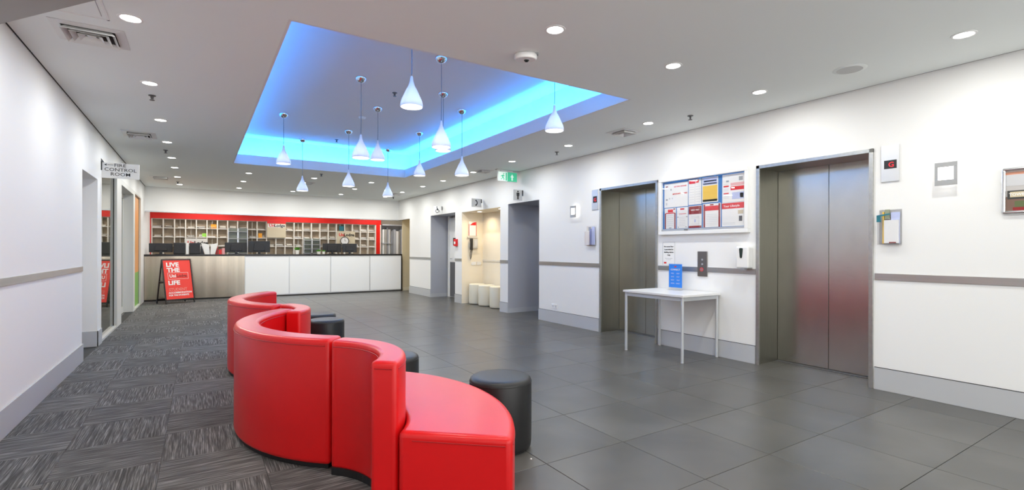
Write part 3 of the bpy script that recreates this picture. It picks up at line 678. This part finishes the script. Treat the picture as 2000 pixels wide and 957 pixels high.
# ================================================================ RIGHT WALL FITTINGS  (local frame: x towards camera, -y out of the wall)
def rw(name, label, cat, ytop, z, off=0, **k): return thing(name, label, cat, (XR-off, ytop, z), -90, **k)
nb = rw('notice_board', 'glazed aluminium notice board with blue felt between the lifts', 'notice board', 4.46, 1.455)
W_, H_ = 1.262, .735
MB().box(0, -.055, 0, W_, 0, .045).box(0, -.055, H_-.045, W_, 0, H_).box(0, -.055, .045, .045, 0, H_-.045).box(W_-.045, -.055, .045, W_, 0, H_-.045).build('frame', M_white, nb, bevel=.004)
box('felt_back', M_blue, nb, .045, -.012, .045, W_-.045, 0, H_-.045)
box('track', M_alu, nb, .045, -.045, .045, W_-.045, -.012, .072)
box('sliding_pane', M_glass, nb, .045, -.044, .072, W_/2+.02, -.041, H_-.045); box('sliding_pane', M_glass, nb, W_/2-.02, -.038, .072, W_-.045, -.035, H_-.045)
MB().box(W_*.33, -.06, .05, W_*.33+.05, -.055, .062).build('lock', M_kick, nb)
def sheet(x0, z0, x1, z1, label, prints):
    o = rw('poster', label, 'poster', 4.46-x0, 1.455+z0, .0125, group='posters in the notice board')
    w_, h_ = x1-x0, z1-z0
    box('paper', M_paper, o, 0, -.003, 0, w_, 0, h_)
    for p in prints:
        if p[0] == 'b': _, a, b_, c_, d_, m = p; box('print', m, o, a*w_, -.0042, b_*h_, c_*w_, -.0031, d_*h_)
        else: _, s, sz, m, a, b_, al = p; text('lettering', s, sz, m, o, a*w_, -.0042, b_*h_, al, bold=.0006, ext=.0004)
    return o
lines = lambda a, c_, zs, m=M_ltxt, t=.012: [('b', a, z, c_, z+t, m) for z in zs]
fr = lambda v: v/20
sheet(.07, .355, .44, .665, 'wide white poster with two red text lines, top left of the notice board',
      [('b', .06, .86, .16, .90, M_darkred), ('t', 'GETTING AROUND', .022, M_redp, .42, .82, 'LEFT'), ('t', 'IMPORTANT NUMBERS', .022, M_redp, .36, .52, 'LEFT'), ('b', .27, .7, .31, .78, M_gtxt), ('b', .07, .30, .15, .36, M_gtxt), ('b', .2, .34, .26, .40, M_ltxt), ('b', .33, .34, .37, .40, M_ltxt), ('b', .07, .1, .13, .2, M_ltxt)])
sheet(.45, .365, .635, .675, 'two white sheets with red heads, top row second from left',
      [('b', .03, .84, .55, .97, M_redp), ('b', .60, .86, .80, .97, M_redp), ('b', .49, .02, .505, .98, M_ltxt)]+lines(.08, .44, [.1*i for i in range(1, 8)])+lines(.56, .92, [.1*i for i in range(1, 8)]))
sheet(.645, .375, .865, .68, 'poster with yellow lower half and lavender head in the notice board',
      [('b', .05, .04, .95, .66, M_yel), ('b', .05, .04, .95, .12, mat('olive print', (.12, .13, .03), .5)), ('b', .08, .72, .92, .76, M_ltxt), ('b', .05, .69, .95, .98, M_lav), ('b', .12, .82, .9, .87, M_bluep)])
sheet(.92, .355, 1.20, .68, 'white poster with red block and small pictures, top right of the notice board',
      [('b', .38, .42, .98, .55, M_redp), ('b', .38, .58, .98, .68, mat('pale pink print', (.8, .45, .45), .5)), ('b', .75, .74, .92, .88, M_gtxt), ('b', .18, .72, .3, .78, M_gtxt), ('b', .45, .1, .97, .34, M_lav), ('b', .8, .14, .95, .3, M_gtxt), ('b', .06, .55, .3, .6, M_redp), ('b', .06, .3, .3, .34, M_redp)]+lines(.06, .3, [.15, .2, .42, .47, .65]))
sheet(.075, .078, .255, .345, 'white certificate with dark red side bars and red blob, bottom left of the board',
      [('b', .03, .0, .12, .76, M_darkred), ('b', .88, .0, .97, .76, M_darkred), ('b', .3, .80, .75, .94, M_redp), ('b', .12, .74, .88, .78, M_redp), ('b', .78, .92, .95, .97, M_darkred), ('b', .4, .02, .62, .06, M_gtxt)]+lines(.25, .75, [.15+.1*i for i in range(6)]))
sheet(.27, .078, .44, .345, 'plain white notice with small red mark on top, bottom row second from left',
      [('b', .32, .88, .68, .95, M_redp), ('b', .2, .68, .85, .70, M_redp), ('b', .05, .52, .15, .56, M_gtxt), ('b', .85, .52, .97, .56, M_gtxt), ('b', .1, .04, .18, .08, M_gtxt), ('b', .8, .04, .88, .08, M_gtxt)]+lines(.25, .78, [.12+.08*i for i in range(6)]))
sheet(.45, .078, .64, .35, 'poster with dark maroon head and foot, bottom row centre',
      [('b', .02, .62, .98, .98, M_darkred), ('b', .02, .0, .98, .09, M_darkred), ('t', 'NEED HELP', .024, M_paper, .5, .78, 'CENTER'), ('b', .45, .25, .55, .38, M_lav)]+lines(.2, .8, [.16, .44, .5]))
sheet(.66, .078, .90, .36, 'white page framed in dark red with a red banner, bottom row second from right',
      [('b', .03, .0, .12, .98, M_darkred), ('b', .88, .0, .97, .98, M_darkred), ('b', .12, .70, .88, .90, M_redp), ('b', .4, .92, .6, .97, M_darkred)]+lines(.2, .8, [.08+.075*i for i in range(7)]))
sheet(.915, .078, 1.20, .352, 'white poster with slanted red banner, bottom right of the notice board',
      [('b', .0, .74, .98, .98, M_redp), ('t', 'Your Lifestyle', .036, M_paper, .08, .81, 'LEFT'), ('b', .76, .2, .9, .42, M_kick), ('b', .72, .5, .95, .66, mat('pale tan print', (.6, .52, .38), .5))]+lines(.05, .6, [.08, .14]))
o = rw('floor_indicator', 'steel plate with red floor letter above the nearer lift', 'indicator', 1.952, 1.868)
box('plate', M_alu, o, 0, -.012, 0, .135, 0, .322, .002); box('display', M_black, o, .024, -.0135, .115, .118, -.012, .19)
text('digit', 'G', .062, M_ledr, o, .055, -.0145, .13, bold=.001)
o = rw('floor_indicator', 'steel plate with red floor letter beside the farther lift', 'indicator', 5.815, 1.878)
box('plate', M_alu, o, 0, -.012, 0, .14, 0, .312, .002); box('display', M_black, o, .03, -.0135, .11, .12, -.012, .21); text('digit', 'G', .075, M_ledr, o, .05, -.0145, .13, bold=.001)
def sconce(y1, z0, label):
    o = rw('wall_light', label, 'wall light', y1, z0, group='square wall lights')
    box('diffuser_block', M_glows, o, .02, -.055, .02, .125, -.004, .16)
    MB().box(0, -.062, 0, .145, -.055, .045).box(0, -.062, .15, .145, -.055, .188).box(0, -.062, .045, .022, -.055, .15).box(.122, -.062, .045, .145, -.055, .15)  .build('faceplate', mat('grey faceplate', (.38, .385, .39), .4, .3), o, bevel=.001)
    box('lit_window', M_glows, o, .022, -.060, .045, .122, -.0555, .15)
sconce(1.555, 1.788, 'lit square wall light on the right beyond the nearer lift'); sconce(6.285, 1.785, 'lit square wall light between the toilet opening and the farther lift')
# leaflet holders
o = rw('leaflet_holder', 'clear wall holder of leaflets with teal strap beside the nearer lift', 'leaflet holder', 1.968, 1.31)
box('back_plate', M_acr, o, 0, -.004, 0, .17, 0, .31); MB().box(0, -.05, 0, .17, -.046, .235).box(0, -.046, 0, .004, -.004, .235).box(.166, -.046, 0, .17, -.004, .235).box(0, -.046, 0, .17, -.004, .006).build('pocket', M_acr, o)
box('leaflet', M_yel, o, .034, -.028, .008, .046, -.010, .29)['label'] = 'yellow leaflet'; box('leaflet', mat('olive leaflet', (.30, .32, .22), .6), o, .052, -.03, .225, .085, -.012, .31)['label'] = 'olive leaflet'; box('leaflet', M_paper, o, .05, -.04, .01, .155, -.02, .215); box('leaflet', M_lav, o, .095, -.019, .01, .16, -.012, .285)
MB().prism([(.0, .245), (.10, .262), (.10, .274), (0, .260)], -.058, -.05).prism([(.0, .20), (.03, .20), (.03, .25), (0, .25)], -.058, -.05).build('strap', M_teal, o)
box('base_card', M_darkred, o, .09, -.044, .012, .14, -.012, .022)
o = rw('leaflet_holder', 'clear wall holder with blue and white leaflets beside the farther lift', 'leaflet holder', 5.94, 1.325)
box('back_plate', M_acr, o, .0, -.004, 0, .22, 0, .31); MB().box(0, -.05, 0, .22, -.046, .22).box(0, -.046, 0, .004, -.004, .22).box(.216, -.046, 0, .22, -.004, .22).box(0, -.046, 0, .22, -.004, .006).build('pocket', M_acr, o)
box('leaflet', M_paper, o, .02, -.04, .01, .10, -.012, .23); box('leaflet', mat('grey blue leaflet', (.25, .28, .5), .6), o, .11, -.04, .01, .15, -.012, .26); box('leaflet', M_lav, o, .155, -.04, .01, .205, -.012, .29); box('leaflet', M_gtxt, o, .05, -.011, .01, .09, -.005, .29)
# call panel, notice, dispenser
o = rw('call_panel', 'dark steel lift call panel with red ringed button on the dado rail', 'call panel', 3.877, .936)
box('plate', mat('bronze steel', (.24, .22, .20), .35, .9), o, 0, -.016, 0, .131, 0, .305, .002)
MB().lathe([(0, -.022), (.014, -.022), (.014, -.016)], (.06, 0, .085), 20, 'y').build('button', M_steel, o); 
MB().path([(.06+.02*math.cos(2*PI*i/20), -.018, .085+.02*math.sin(2*PI*i/20)) for i in range(21)], .0028).build('ring', M_ledr, o)
for z in (.15, .205): MB().lathe([(0, -.019), (.012, -.019), (.012, -.016)], (.068, 0, z), 16, 'y').build('key_switch', M_alu, o)
o = rw('wall_notice', 'small white notice with black text above the blue leaflet', 'notice', 4.424, 1.06)
box('paper', M_paper, o, 0, -.003, 0, .197, 0, .30); MB().box(0, -.005, 0, .003, -.003, .3).box(.194, -.005, 0, .197, -.003, .3).box(0, -.005, .297, .197, -.003, .3).build('border', M_gtxt, o)
text('lettering', 'No access floor\nis permitted to\nBuilding visitors\nOnly', .024, M_black2, o, .098, -.0042, .235, 'CENTER', bold=.0005, line=1.55)
text('lettering', 'Please see reception\nfor assistance', .014, M_ltxt, o, .098, -.0042, .085, 'CENTER', line=1.3); box('print_mark', M_redp, o, .02, -.0042, .02, .06, -.003, .04)
o = rw('soap_dispenser', 'white wall sanitiser dispenser with dark oval window beside the nearer lift', 'dispenser', 3.312, 1.055)
MB().box(0, -.105, 0, .15, 0, .245).build('body', M_white, o, bevel=.018, seg=4)
MB().prism([(.045, .215), (.052, .225), (.082, .225), (.089, .215), (.080, .125), (.072, .112), (.062, .112), (.054, .125)], -.110, -.10).build('level_window', mat('bottle green plastic', (.02, .035, .03), .2), o, bevel=.002)
box('nozzle', M_gtxt, o, .05, -.09, -.018, .10, -.05, 0)
o = rw('power_outlet', 'small white power outlet low on the wall above the skirting', 'outlet', 6.85, .245)
box('plate', M_white, o, 0, -.008, 0, .16, 0, .075, .002); box('socket', M_ltxt, o, .02, -.0095, .02, .06, -.008, .055); box('socket', M_ltxt, o, .10, -.0095, .02, .14, -.008, .055)
# picture frame at the right edge
o = rw('picture_frame', 'chrome snap frame with a photo poster at the right edge of the view', 'picture frame', 1.152, 1.545)
w_, h_ = .46, .325
MB().bar((0, -.014, 0), (w_, -.014, 0), .014, 12).bar((0, -.014, h_), (w_, -.014, h_), .014, 12).bar((.0, -.014, 0), (.0, -.014, h_), .014, 12).bar((w_, -.014, 0), (w_, -.014, h_), .014, 12).build('frame', M_chrome, o, smooth=True)
box('poster', mat('poster grey', (.55, .52, .5), .35), o, .01, -.008, .01, w_-.01, 0, h_-.01); box('print', mat('salmon print', (.62, .28, .18), .5), o, .012, -.009, .285, w_-.012, -.008, .305)
box('print', mat('mist print', (.60, .60, .62), .5), o, .012, -.0095, .2, w_-.012, -.008, .285); box('print', mat('print brown', (.20, .12, .09), .5), o, .012, -.0095, .015, w_-.012, -.008, .12)
box('print', mat('print dark', (.05, .05, .045), .5), o, .02, -.0105, .10, .13, -.0095, .165); box('print', M_beige, o, .035, -.0115, .115, .12, -.0105, .155); text('lettering', 'TOWER', .028, M_paper, o, .03, -.012, .125, bold=.0006)
box('print', mat('print moss', (.12, .15, .06), .5), o, .06, -.0105, .04, .40, -.0095, .085); box('print', M_darkred, o, .05, -.0105, .015, .42, -.0095, .038)

# call point
o = rw('fire_call_point', 'red fire alarm call point on the pier left of the phone alcove', 'call point', 10.665, 1.34)
box('body', M_redp, o, .0, -.055, 0, .12, 0, .17, .006); box('face', M_paper, o, .02, -.057, .05, .10, -.055, .11); box('back_box', M_black, o, -.045, -.05, .02, 0, -.0, .2, .004)

# ================================================================ PROJECTING SIGNS
def psign(name, label, x0, x1, y, z0, z1, sgn=1, plate=M_tag):
    o = thing(name, label, 'sign', (x0, y, z0)); w_ = x1-x0; h_ = z1-z0
    box('plate', plate, o, 0, 0, 0, w_, .006, h_, .001); return o, w_, h_
o, w_, h_ = psign('restroom_sign', 'small projecting sign with a standing man pictogram', 4.977, 5.174, 7.77, 2.188, 2.388)
fx = w_*.5
g = MB().prism([(fx-.028, .145), (fx+.028, .145), (fx+.034, .135), (fx+.034, .085), (fx+.024, .085), (fx+.024, .125), (fx+.020, .125), (fx+.020, .02), (fx+.003, .02), (fx+.003, .08), (fx-.003, .08), (fx-.003, .02), (fx-.020, .02), (fx-.020, .125), (fx-.024, .125), (fx-.024, .085), (fx-.034, .085), (fx-.034, .135)], -.0015, 0)
g.lathe([(0, -.0015), (.016, -.0015), (.016, 0)], (fx, 0, .168), 16, 'y'); g.build('pictogram', M_black2, o)
box('bracket', M_black, o, w_-.004, -.008, h_*.45, w_+.014, .014, h_*.98)
o, w_, h_ = psign('telephone_sign', 'small projecting sign with a handset pictogram above the phone alcove', 4.913, 5.145, 9.333, 2.173, 2.355)
g = MB(); pts = [(w_*.42+.05*math.cos(a), h_*.5+.06*math.sin(a)) for a in [R(-75+150*i/14) for i in range(15)]]; pi_ = [(w_*.42+.028*math.cos(a), h_*.5+.038*math.sin(a)) for a in [R(75-150*i/14) for i in range(15)]]
g.prism(pts+pi_, -.0015, 0).box(w_*.42-.004, -.0015, h_*.5+.035, w_*.42+.026, 0, h_*.5+.062).box(w_*.42-.004, -.0015, h_*.5-.062, w_*.42+.026, 0, h_*.5-.035).build('pictogram', M_black2, o)
box('bracket', M_black, o, w_-.002, -.01, h_*.5, w_+.014, .016, h_*.95)
box('bracket', M_white, o, w_-.002, -.01, h_*.0, w_+.014, .016, h_*.46)
o, w_, h_ = psign('wheelchair_sign', 'small projecting white sign with a wheelchair pictogram', 4.938, 5.155, 11.40, 2.155, 2.348, plate=M_paper)
cx_, cz_ = .095, .065; g = MB()
g.prism([(cx_+.045*math.cos(a), cz_+.045*math.sin(a)) for a in [R(110+250*i/20) for i in range(21)]]+[(cx_+.033*math.cos(a), cz_+.033*math.sin(a)) for a in [R(360-250*i/20) for i in range(21)]], -.0015, 0)
g.lathe([(0, -.0015), (.013, -.0015), (.013, 0)], (cx_-.008, 0, .168), 14, 'y').prism([(cx_-.012, .15), (cx_+.002, .15), (cx_+.004, .085), (cx_+.045, .085), (cx_+.062, .035), (cx_+.078, .035), (cx_+.078, .045), (cx_+.068, .048), (cx_+.052, .098), (cx_-.010, .098)], -.0015, 0).build('pictogram', M_black2, o)
box('bracket', M_black, o, w_-.002, -.01, h_*.5, w_+.014, .016, h_*.98)
o = thing('fire_control_sign', 'white hanging sign pointing left to the fire control room', 'sign', (XL, 8.42, 2.196))
box('plate', mat('sign white', (.80, .80, .79), .5), o, .006, 0, 0, .408, .008, .205, .001)
text('lettering', 'FIRE', .062, M_black2, o, .135, -.0015, .155, bold=.0001, sx=1.15); text('lettering', 'CONTROL', .062, M_black2, o, .205, -.0015, .096, 'CENTER', bold=.0001, sx=1.15); text('lettering', 'ROOM', .062, M_black2, o, .205, -.0015, .036, 'CENTER', bold=.0001, sx=1.15)
MB().box(.065, -.0015, .174, .13, 0, .180).prism([(.03, .177), (.062, .192), (.056, .177), (.062, .162)], -.0015, 0).build('arrow', M_black2, o)
box('bracket', M_black, o, -.0, -.012, .10, .012, .02, .215)
MB().prism([(0, .205), (.035, .205), (0, .26)], 0, .008).build('gusset', M_kick, o)
# exit sign
o = thing('exit_sign', 'lit green and white exit sign with running figure and arrow under the ceiling', 'exit sign', (4.69, 7.86, 2.535))
box('ceiling_mount', M_alu, o, -.03, -.03, CZ-2.535-.018, .46, .05, CZ-2.535); box('case', M_white, o, 0, 0, 0, .425, .025, .19, .004)
box('stem', M_alu, o, .06, .005, .19, .08, .018, CZ-2.535-.018); box('stem', M_alu, o, .34, .005, .19, .36, .018, CZ-2.535-.018)
box('white_panel', M_exitw, o, .008, -.003, .01, .205, 0, .18); box('green_panel', M_exitg, o, .205, -.003, .01, .417, 0, .18)
MB().prism([(.275, .09), (.31, .145), (.345, .09), (.322, .09), (.322, .03), (.298, .03), (.298, .09)], -.005, -.003).build('arrow', M_exitw, o)
MB().prism([(.09, .12), (.12, .13), (.15, .10), (.14, .095), (.12, .112), (.115, .085), (.14, .06), (.135, .025), (.122, .025), (.122, .055), (.10, .07), (.085, .04), (.055, .035), (.055, .048), (.078, .052), (.095, .09), (.075, .10), (.07, .085), (.06, .09), (.068, .112)], -.005, -.003).lathe([(0, -.005), (.012, -.005), (.012, -.003)], (.125, 0, .148), 12, 'y').box(.165, -.005, .02, .195, -.003, .17).build('pictogram', M_exitg, o)

# ================================================================ TELEPHONE
ph = thing('wall_telephone', 'grey wall telephone with black handset and looping cord in the cream alcove', 'telephone', (5.35, 10.331, 1.05))
MB().box(.06, -.07, .24, .23, 0, .47).build('housing', M_alu, ph, bevel=.01); box('keypad', M_ltxt, ph, .13, -.073, .29, .21, -.07, .43)
MB().box(.01, -.115, .20, .075, -.075, .47).box(.015, -.075, .20, .07, -.05, .27).box(.015, -.075, .40, .07, -.05, .47).build('handset', M_black, ph, bevel=.01, seg=3)
MB().path([(.045, -.09, .22), (.03, -.06, .14), (.035, -.04, .06), (.05, -.04, -.02), (.065, -.04, .03), (.075, -.04, .12), (.10, -.03, .24)], .008, 8).build('cord', M_black, ph, smooth=True)
o = thing('phone_notice', 'framed white notice with red corner above the telephone', 'notice', (5.32, 10.331, 1.565))
box('holder', M_acr, o, 0, -.012, 0, .27, 0, .40); box('paper', M_paper, o, .05, -.010, .02, .24, -.004, .36); MB().prism([(.07, .27), (.23, .27), (.23, .35), (.15, .33)], -.0125, -.011).build('print', M_redp, o)
MB().box(.045, -.0125, .03, .055, -.011, .30).box(.235, -.0125, .03, .245, -.011, .35).build('border', M_redp, o); box('ledge', M_cell, o, 0, -.03, -.02, .27, 0, 0)
o = thing('socket_plates', 'pair of white socket plates below the telephone', 'outlet', (5.44, 10.331, .895))
box('plate', M_white, o, 0, -.008, 0, .12, 0, .075, .001); box('plate', M_white, o, .14, -.008, 0, .26, 0, .075, .001)

# ================================================================ CEILING FITTINGS
def downlight(x, y, z=CZ, label=None, col=(1, .97, .93), W=DOWN_W, grp='round ceiling downlights'):
    o = thing('downlight', label, 'downlight', (x, y, z), group=grp)
    return o
dl0 = downlight(0, 0, CZ, 'small round recessed ceiling downlight, lit')
MB().lathe([(.052, -.001), (.058, -.006), (.070, -.004), (.072, 0), (.052, 0)], n=28).build('trim_ring', M_white, dl0, smooth=True)
MB().lathe([(0, -.003), (.052, -.003), (.052, 0), (0, 0)], n=24).build('lens', M_glow, dl0)
colx = [-.38, .83, 2.05, 3.26, 4.485]; rowy = [-1.6, 1.2, 2.68, 4.05, 5.54, 7.05, 8.45, 9.85, 11.0, 12.4, 13.8]
ldat = bpy.data.lights.new('downlight_lamp', 'AREA'); ldat.shape = 'DISK'; ldat.size = .10; ldat.energy = DOWN_W; ldat.color = (1, .998, .945); ldat.spread = PI
first = True
cn = ['left wall column', 'second column from the left', 'middle column', 'fourth column from the left', 'right wall column']
rn = {-2.9: 'over the entrance', -1.6: 'behind the viewer', -.2: 'overhead of the viewer', 1.2: 'nearest row', 2.68: 'row just before the blue recess', 4.05: 'first row by the recess', 5.54: 'second row beside the recess', 7.05: 'third row beside the recess', 8.45: 'fourth row beside the recess', 9.85: 'row at the far edge of the recess', 11.0: 'first row past the recess', 12.4: 'second row past the recess', 13.8: 'row nearest reception'}
for i, x in enumerate(colx):
    for y in rowy:
        if PX0-.1 < x < PX1+.1 and PY0-.3 < y < PY1+.3: continue
        if y < 2 and (x < 1.0 and y < 1.5): 
            z = 2.62
        else: z = CZ
        vis = y > 1 and not (y < 2 and x < 4) and not (y < 3 and x < 1)
        if vis:
            lab = 'lit ceiling downlight, %s, %s' % (cn[i], rn[y])
            if first: o = dl0; o.location = (x, y, z); first = False; o['label'] = lab
            else: o = clone(dl0, (x, y, z), label=lab)
        l_ = bpy.data.objects.new('downlight_lamp', ldat); COL.objects.link(l_); l_.location = (x, y, z-.012)
ad = clone(dl0, (5.42, 8.95, 2.13), label='warm downlight in the top of the telephone alcove', group='alcove downlights'); clone(dl0, (5.42, 9.9, 2.13), label='warm downlight in the phone alcove above the telephone', group='alcove downlights')
for y in (8.95, 9.9): light('AREA', 'alcove_lamp', (5.42, y, 2.11), 9, (1, .80, .52), shape='DISK', size=.09, spread=R(150))
light('AREA', 'corridor_lamp', (6.2, 14.15, 2.48), 8, (1, .85, .62), shape='DISK', size=.15)
light('AREA', 'lobby_lamp', (6.3, 7.8, 2.14), 5, (.9, .95, 1), shape='DISK', size=.15)
light('AREA', 'lobby_lamp', (5.5, 11.2, 2.13), 3, (.95, .97, 1), shape='DISK', size=.12)
for y in (9.6, 11.6, 13.4): light('AREA', 'side_room_lamp', (-2.6, y, 2.58), 14, (1, .93, .8), shape='DISK', size=.3)

def diffuser(x, y, w_, h_, label):
    o = thing('air_vent', label, 'vent', (x, y, CZ), group='square ceiling air vents')
    def ring(mb, a, b_, c_, d_, z0, z1):    # outer half sizes a,b -> inner c,d sloping from z0 to z1
        A = [mb.bm.verts.new((sx_*a, sy_*b_, z0)) for sx_, sy_ in ((-1,-1),(1,-1),(1,1),(-1,1))]; B = [mb.bm.verts.new((sx_*c_, sy_*d_, z1)) for sx_, sy_ in ((-1,-1),(1,-1),(1,1),(-1,1))]
        A2 = [mb.bm.verts.new((v.co.x, v.co.y, v.co.z-.003)) for v in A]; B2 = [mb.bm.verts.new((v.co.x, v.co.y, v.co.z-.003)) for v in B]
        for i in range(4):
            j = (i+1) % 4
            mb.bm.faces.new((A[i], A[j], B[j], B[i])); mb.bm.faces.new((A2[i], B2[i], B2[j], A2[j])); mb.bm.faces.new((A[i], A2[i], A2[j], A[j])); mb.bm.faces.new((B[i], B[j], B2[j], B2[i]))
    hw, hh = w_/2, h_/2
    m1 = MB(); ring(m1, hw, hh, hw-.055, hh-.055, -.001, -.006); m1.build('frame', M_vent, o)
    f1, f2 = hw-.055, hh-.055
    for k, (a, b_) in enumerate(((1.0, .84), (.74, .56), (.46, .27))):
        m1 = MB(); ring(m1, f1*a, f2*a, f1*b_, f2*b_, -.030, -.004); m1.build('louvre', M_vent, o)
    box('core', M_vent, o, -f1*.16, -f2*.16, -.012, f1*.16, f2*.16, -.008)
    box('duct_back', M_dark, o, -f1, -f2, -.0035, f1, f2, -.0005)
diffuser(-.64, 4.51, .40, .39, 'square ceiling air vent nearest the left corner, largest in view'); diffuser(-.66, 8.10, .36, .42, 'ceiling air vent at the middle of the left wall'); diffuser(-.68, 12.7, .36, .40, 'ceiling air vent near the fire control sign, farthest on the left')
diffuser(4.56, 4.52, .32, .33, 'ceiling air vent nearest along the right wall'); diffuser(4.56, 8.18, .30, .30, 'ceiling air vent left of the exit sign'); diffuser(2.05, 11.85, .32, .32, 'ceiling air vent past the recess, middle of the room'); diffuser(4.50, 12.9, .30, .30, 'farthest ceiling air vent near the right corner')
def sprinkler(x, y, z, label):
    o = thing('sprinkler', label, 'sprinkler', (x, y, z), group='ceiling sprinklers')
    MB().lathe([(0, 0), (.032, 0), (.030, -.006), (.012, -.010), (0, -.010)], n=18).build('rosette', M_kick, o, smooth=True)
    MB().bar((0, 0, -.01), (0, 0, -.045), .008, 8).bar((-.012, 0, -.012), (-.006, 0, -.045), .003, 5).bar((.012, 0, -.012), (.006, 0, -.045), .003, 5).build('body', M_kick, o)
    MB().lathe([(0, -.045), (.022, -.045), (.022, -.048), (0, -.048)], n=14).build('deflector', M_kick, o)
for a in ((-.39, 5.97, CZ, 'ceiling sprinkler nearest on the left'), (-.43, 9.15, CZ, 'ceiling sprinkler at the middle left'), (-.4, 13.3, CZ, 'ceiling sprinkler farthest on the left'), (4.63, 3.57, CZ, 'ceiling sprinkler nearest on the right'), (4.63, 6.0, CZ, 'ceiling sprinkler right of the blue recess'), (2.06, 10.33, CZ, 'ceiling sprinkler just past the blue recess'), (4.69, 13.7, CZ, 'ceiling sprinkler in the far right corner'), (2.12, 6.15, ZU, 'sprinkler in the blue recess, nearer one'), (2.13, 9.35, ZU, 'sprinkler in the blue recess, farther one')): sprinkler(*a)
o = thing('ceiling_speaker', 'flat round white ceiling speaker near the right wall', 'speaker', (4.55, 1.94, CZ))
MB().lathe([(0, -.006), (.095, -.006), (.115, -.004), (.122, 0), (0, 0)], n=36).build('rim', M_ceil, o, smooth=True); MB().lathe([(0, -.008), (.092, -.008), (.092, -.006)], n=36).build('grille', mat('speaker grille', (.6, .6, .59), .6, bump=.6, bscale=500), o)
o = thing('smoke_detector', 'small white smoke detector on the upper recess ceiling', 'detector', (2.10, 7.56, ZU)); MB().lathe([(0, -.03), (.03, -.03), (.05, -.012), (.055, 0), (0, 0)], n=24).build('body', M_white, o, smooth=True)
o = thing('security_camera', 'white ceiling security camera with dark lens before the recess', 'camera', (2.115, 3.14, CZ), -35)
MB().prismz([(.09*math.cos(a)*(1.0 if math.cos(a) > 0 else .95), .065*math.sin(a)) for a in [2*PI*i/24 for i in range(24)]], -.045, 0).build('body', M_white, o, bevel=.012, seg=4)
MB().lathe([(0, -.062), (.014, -.058), (.022, -.045), (.022, -.04)], (.01, 0, 0), 18).build('lens', M_lensb, o, smooth=True); MB().lathe([(.022, -.048), (.032, -.045), (.032, -.044)], (.01, 0, 0), 20).build('lens_ring', M_white, o, smooth=True)
box('bracket', M_gtxt, o, .06, -.03, -.008, .10, .02, 0)
# access hatch
o = thing('access_hatch', 'flush square access hatch in the ceiling at the top left', 'hatch', (-.95, 3.70, CZ))
MB().box(0, 0, -.003, .45, .012, 0).box(0, .46, -.003, .45, .472, 0).box(.438, .0, -.003, .45, .472, 0).box(0, .0, -.003, .012, .472, 0).build('rim', M_white, o); box('joint', M_gtxt, o, .413, .02, -.0015, .417, .42, 0)

# ================================================================ PENDANTS
pd = thing('pendant_lamp', 'x', 'pendant lamp', (0, 0, ZU), group='teardrop pendant lamps')
def pendant(zb, pair=None):
    dz = ZU-zb; hs = .275
    o = thing('pendant_lamp', 'x', 'pendant lamp', (0, 0, ZU), group='teardrop pendant lamps')
    MB().lathe([(0, 0), (.062, 0), (.062, -.016), (.058, -.022), (.050, -.040), (.030, -.058), (.010, -.064), (0, -.064)], n=28).build('canopy', M_chrome, o, smooth=True)
    MB().path([(0, 0, -.06), (.002, 0, -dz*.5), (0, 0, -(dz-hs)+.01)], .0032, 6).build('cord', mat('grey cord', (.12, .14, .18), .5), o)
    prof = [(.008, hs), (.012, hs-.01), (.016, hs-.045), (.028, hs-.085), (.050, hs-.125), (.075, .095), (.093, .055), (.100, .022), (.100, .0)]
    inner = [(r_-.004, z) for r_, z in prof[:0:-1]]
    MB().lathe([(r_, z-dz) for r_, z in prof+inner], n=32).build('shade', M_shade, o, smooth=True)
    MB().lathe([(0, .012-dz), (.090, .012-dz), (.088, .020-dz), (0, .020-dz)], n=24).build('lamp_disc', M_glowp, o)
    return o
bpy.data.objects.remove(pd)
LONG, SHORT = pendant(2.325), pendant(2.525)
PN = [(1.60, 4.19, 0, 'hung from the nearest row, seen large at the top centre'), (3.20, 4.19, 0, 'at the right end near the blue corner'), (2.14, 4.75, 1, 'nearer one of the two that overlap'), (1.60, 5.82, 1, 'left of the close pair in the middle'), (2.65, 5.82, 0, 'farther one of the two that overlap'), (3.20, 6.38, 1, 'over the white and green exit side, right'), (2.14, 6.92, 0, 'right of the close pair in the middle'), (1.06, 8.0, 0, 'leftmost of all'), (3.20, 8.0, 0, 'at the far right before the recess corner'), (2.14, 8.53, 1, 'hanging low at the far middle'), (1.60, 9.68, 1, 'second from the left, hanging low'), (3.20, 9.68, 1, 'farthest one near the right corner')]
used = {0: False, 1: False}
pl = bpy.data.lights.new('pendant_bulb', 'AREA'); pl.shape = 'DISK'; pl.size = .15; pl.energy = PEND_W; pl.color = (1, .98, .97)
pl2 = bpy.data.lights.new('pendant_bulb_up', 'POINT'); pl2.energy = 1.8; pl2.shadow_soft_size = .03; pl2.color = (.95, .97, 1)
for x, y, kind, lab in PN:
    src = LONG if kind else SHORT; lab = 'white teardrop pendant lamp, '+lab
    if used[kind]: o = clone(src, (x, y, ZU), label=lab)
    else: o = src; o.location = (x, y, ZU); o['label'] = lab; used[kind] = True
    zb = 2.325 if kind else 2.525
    a = bpy.data.objects.new('pendant_bulb', pl); COL.objects.link(a); a.location = (x, y, zb+.008)
    a = bpy.data.objects.new('pendant_bulb_up', pl2); COL.objects.link(a); a.location = (x, y, zb+.06)
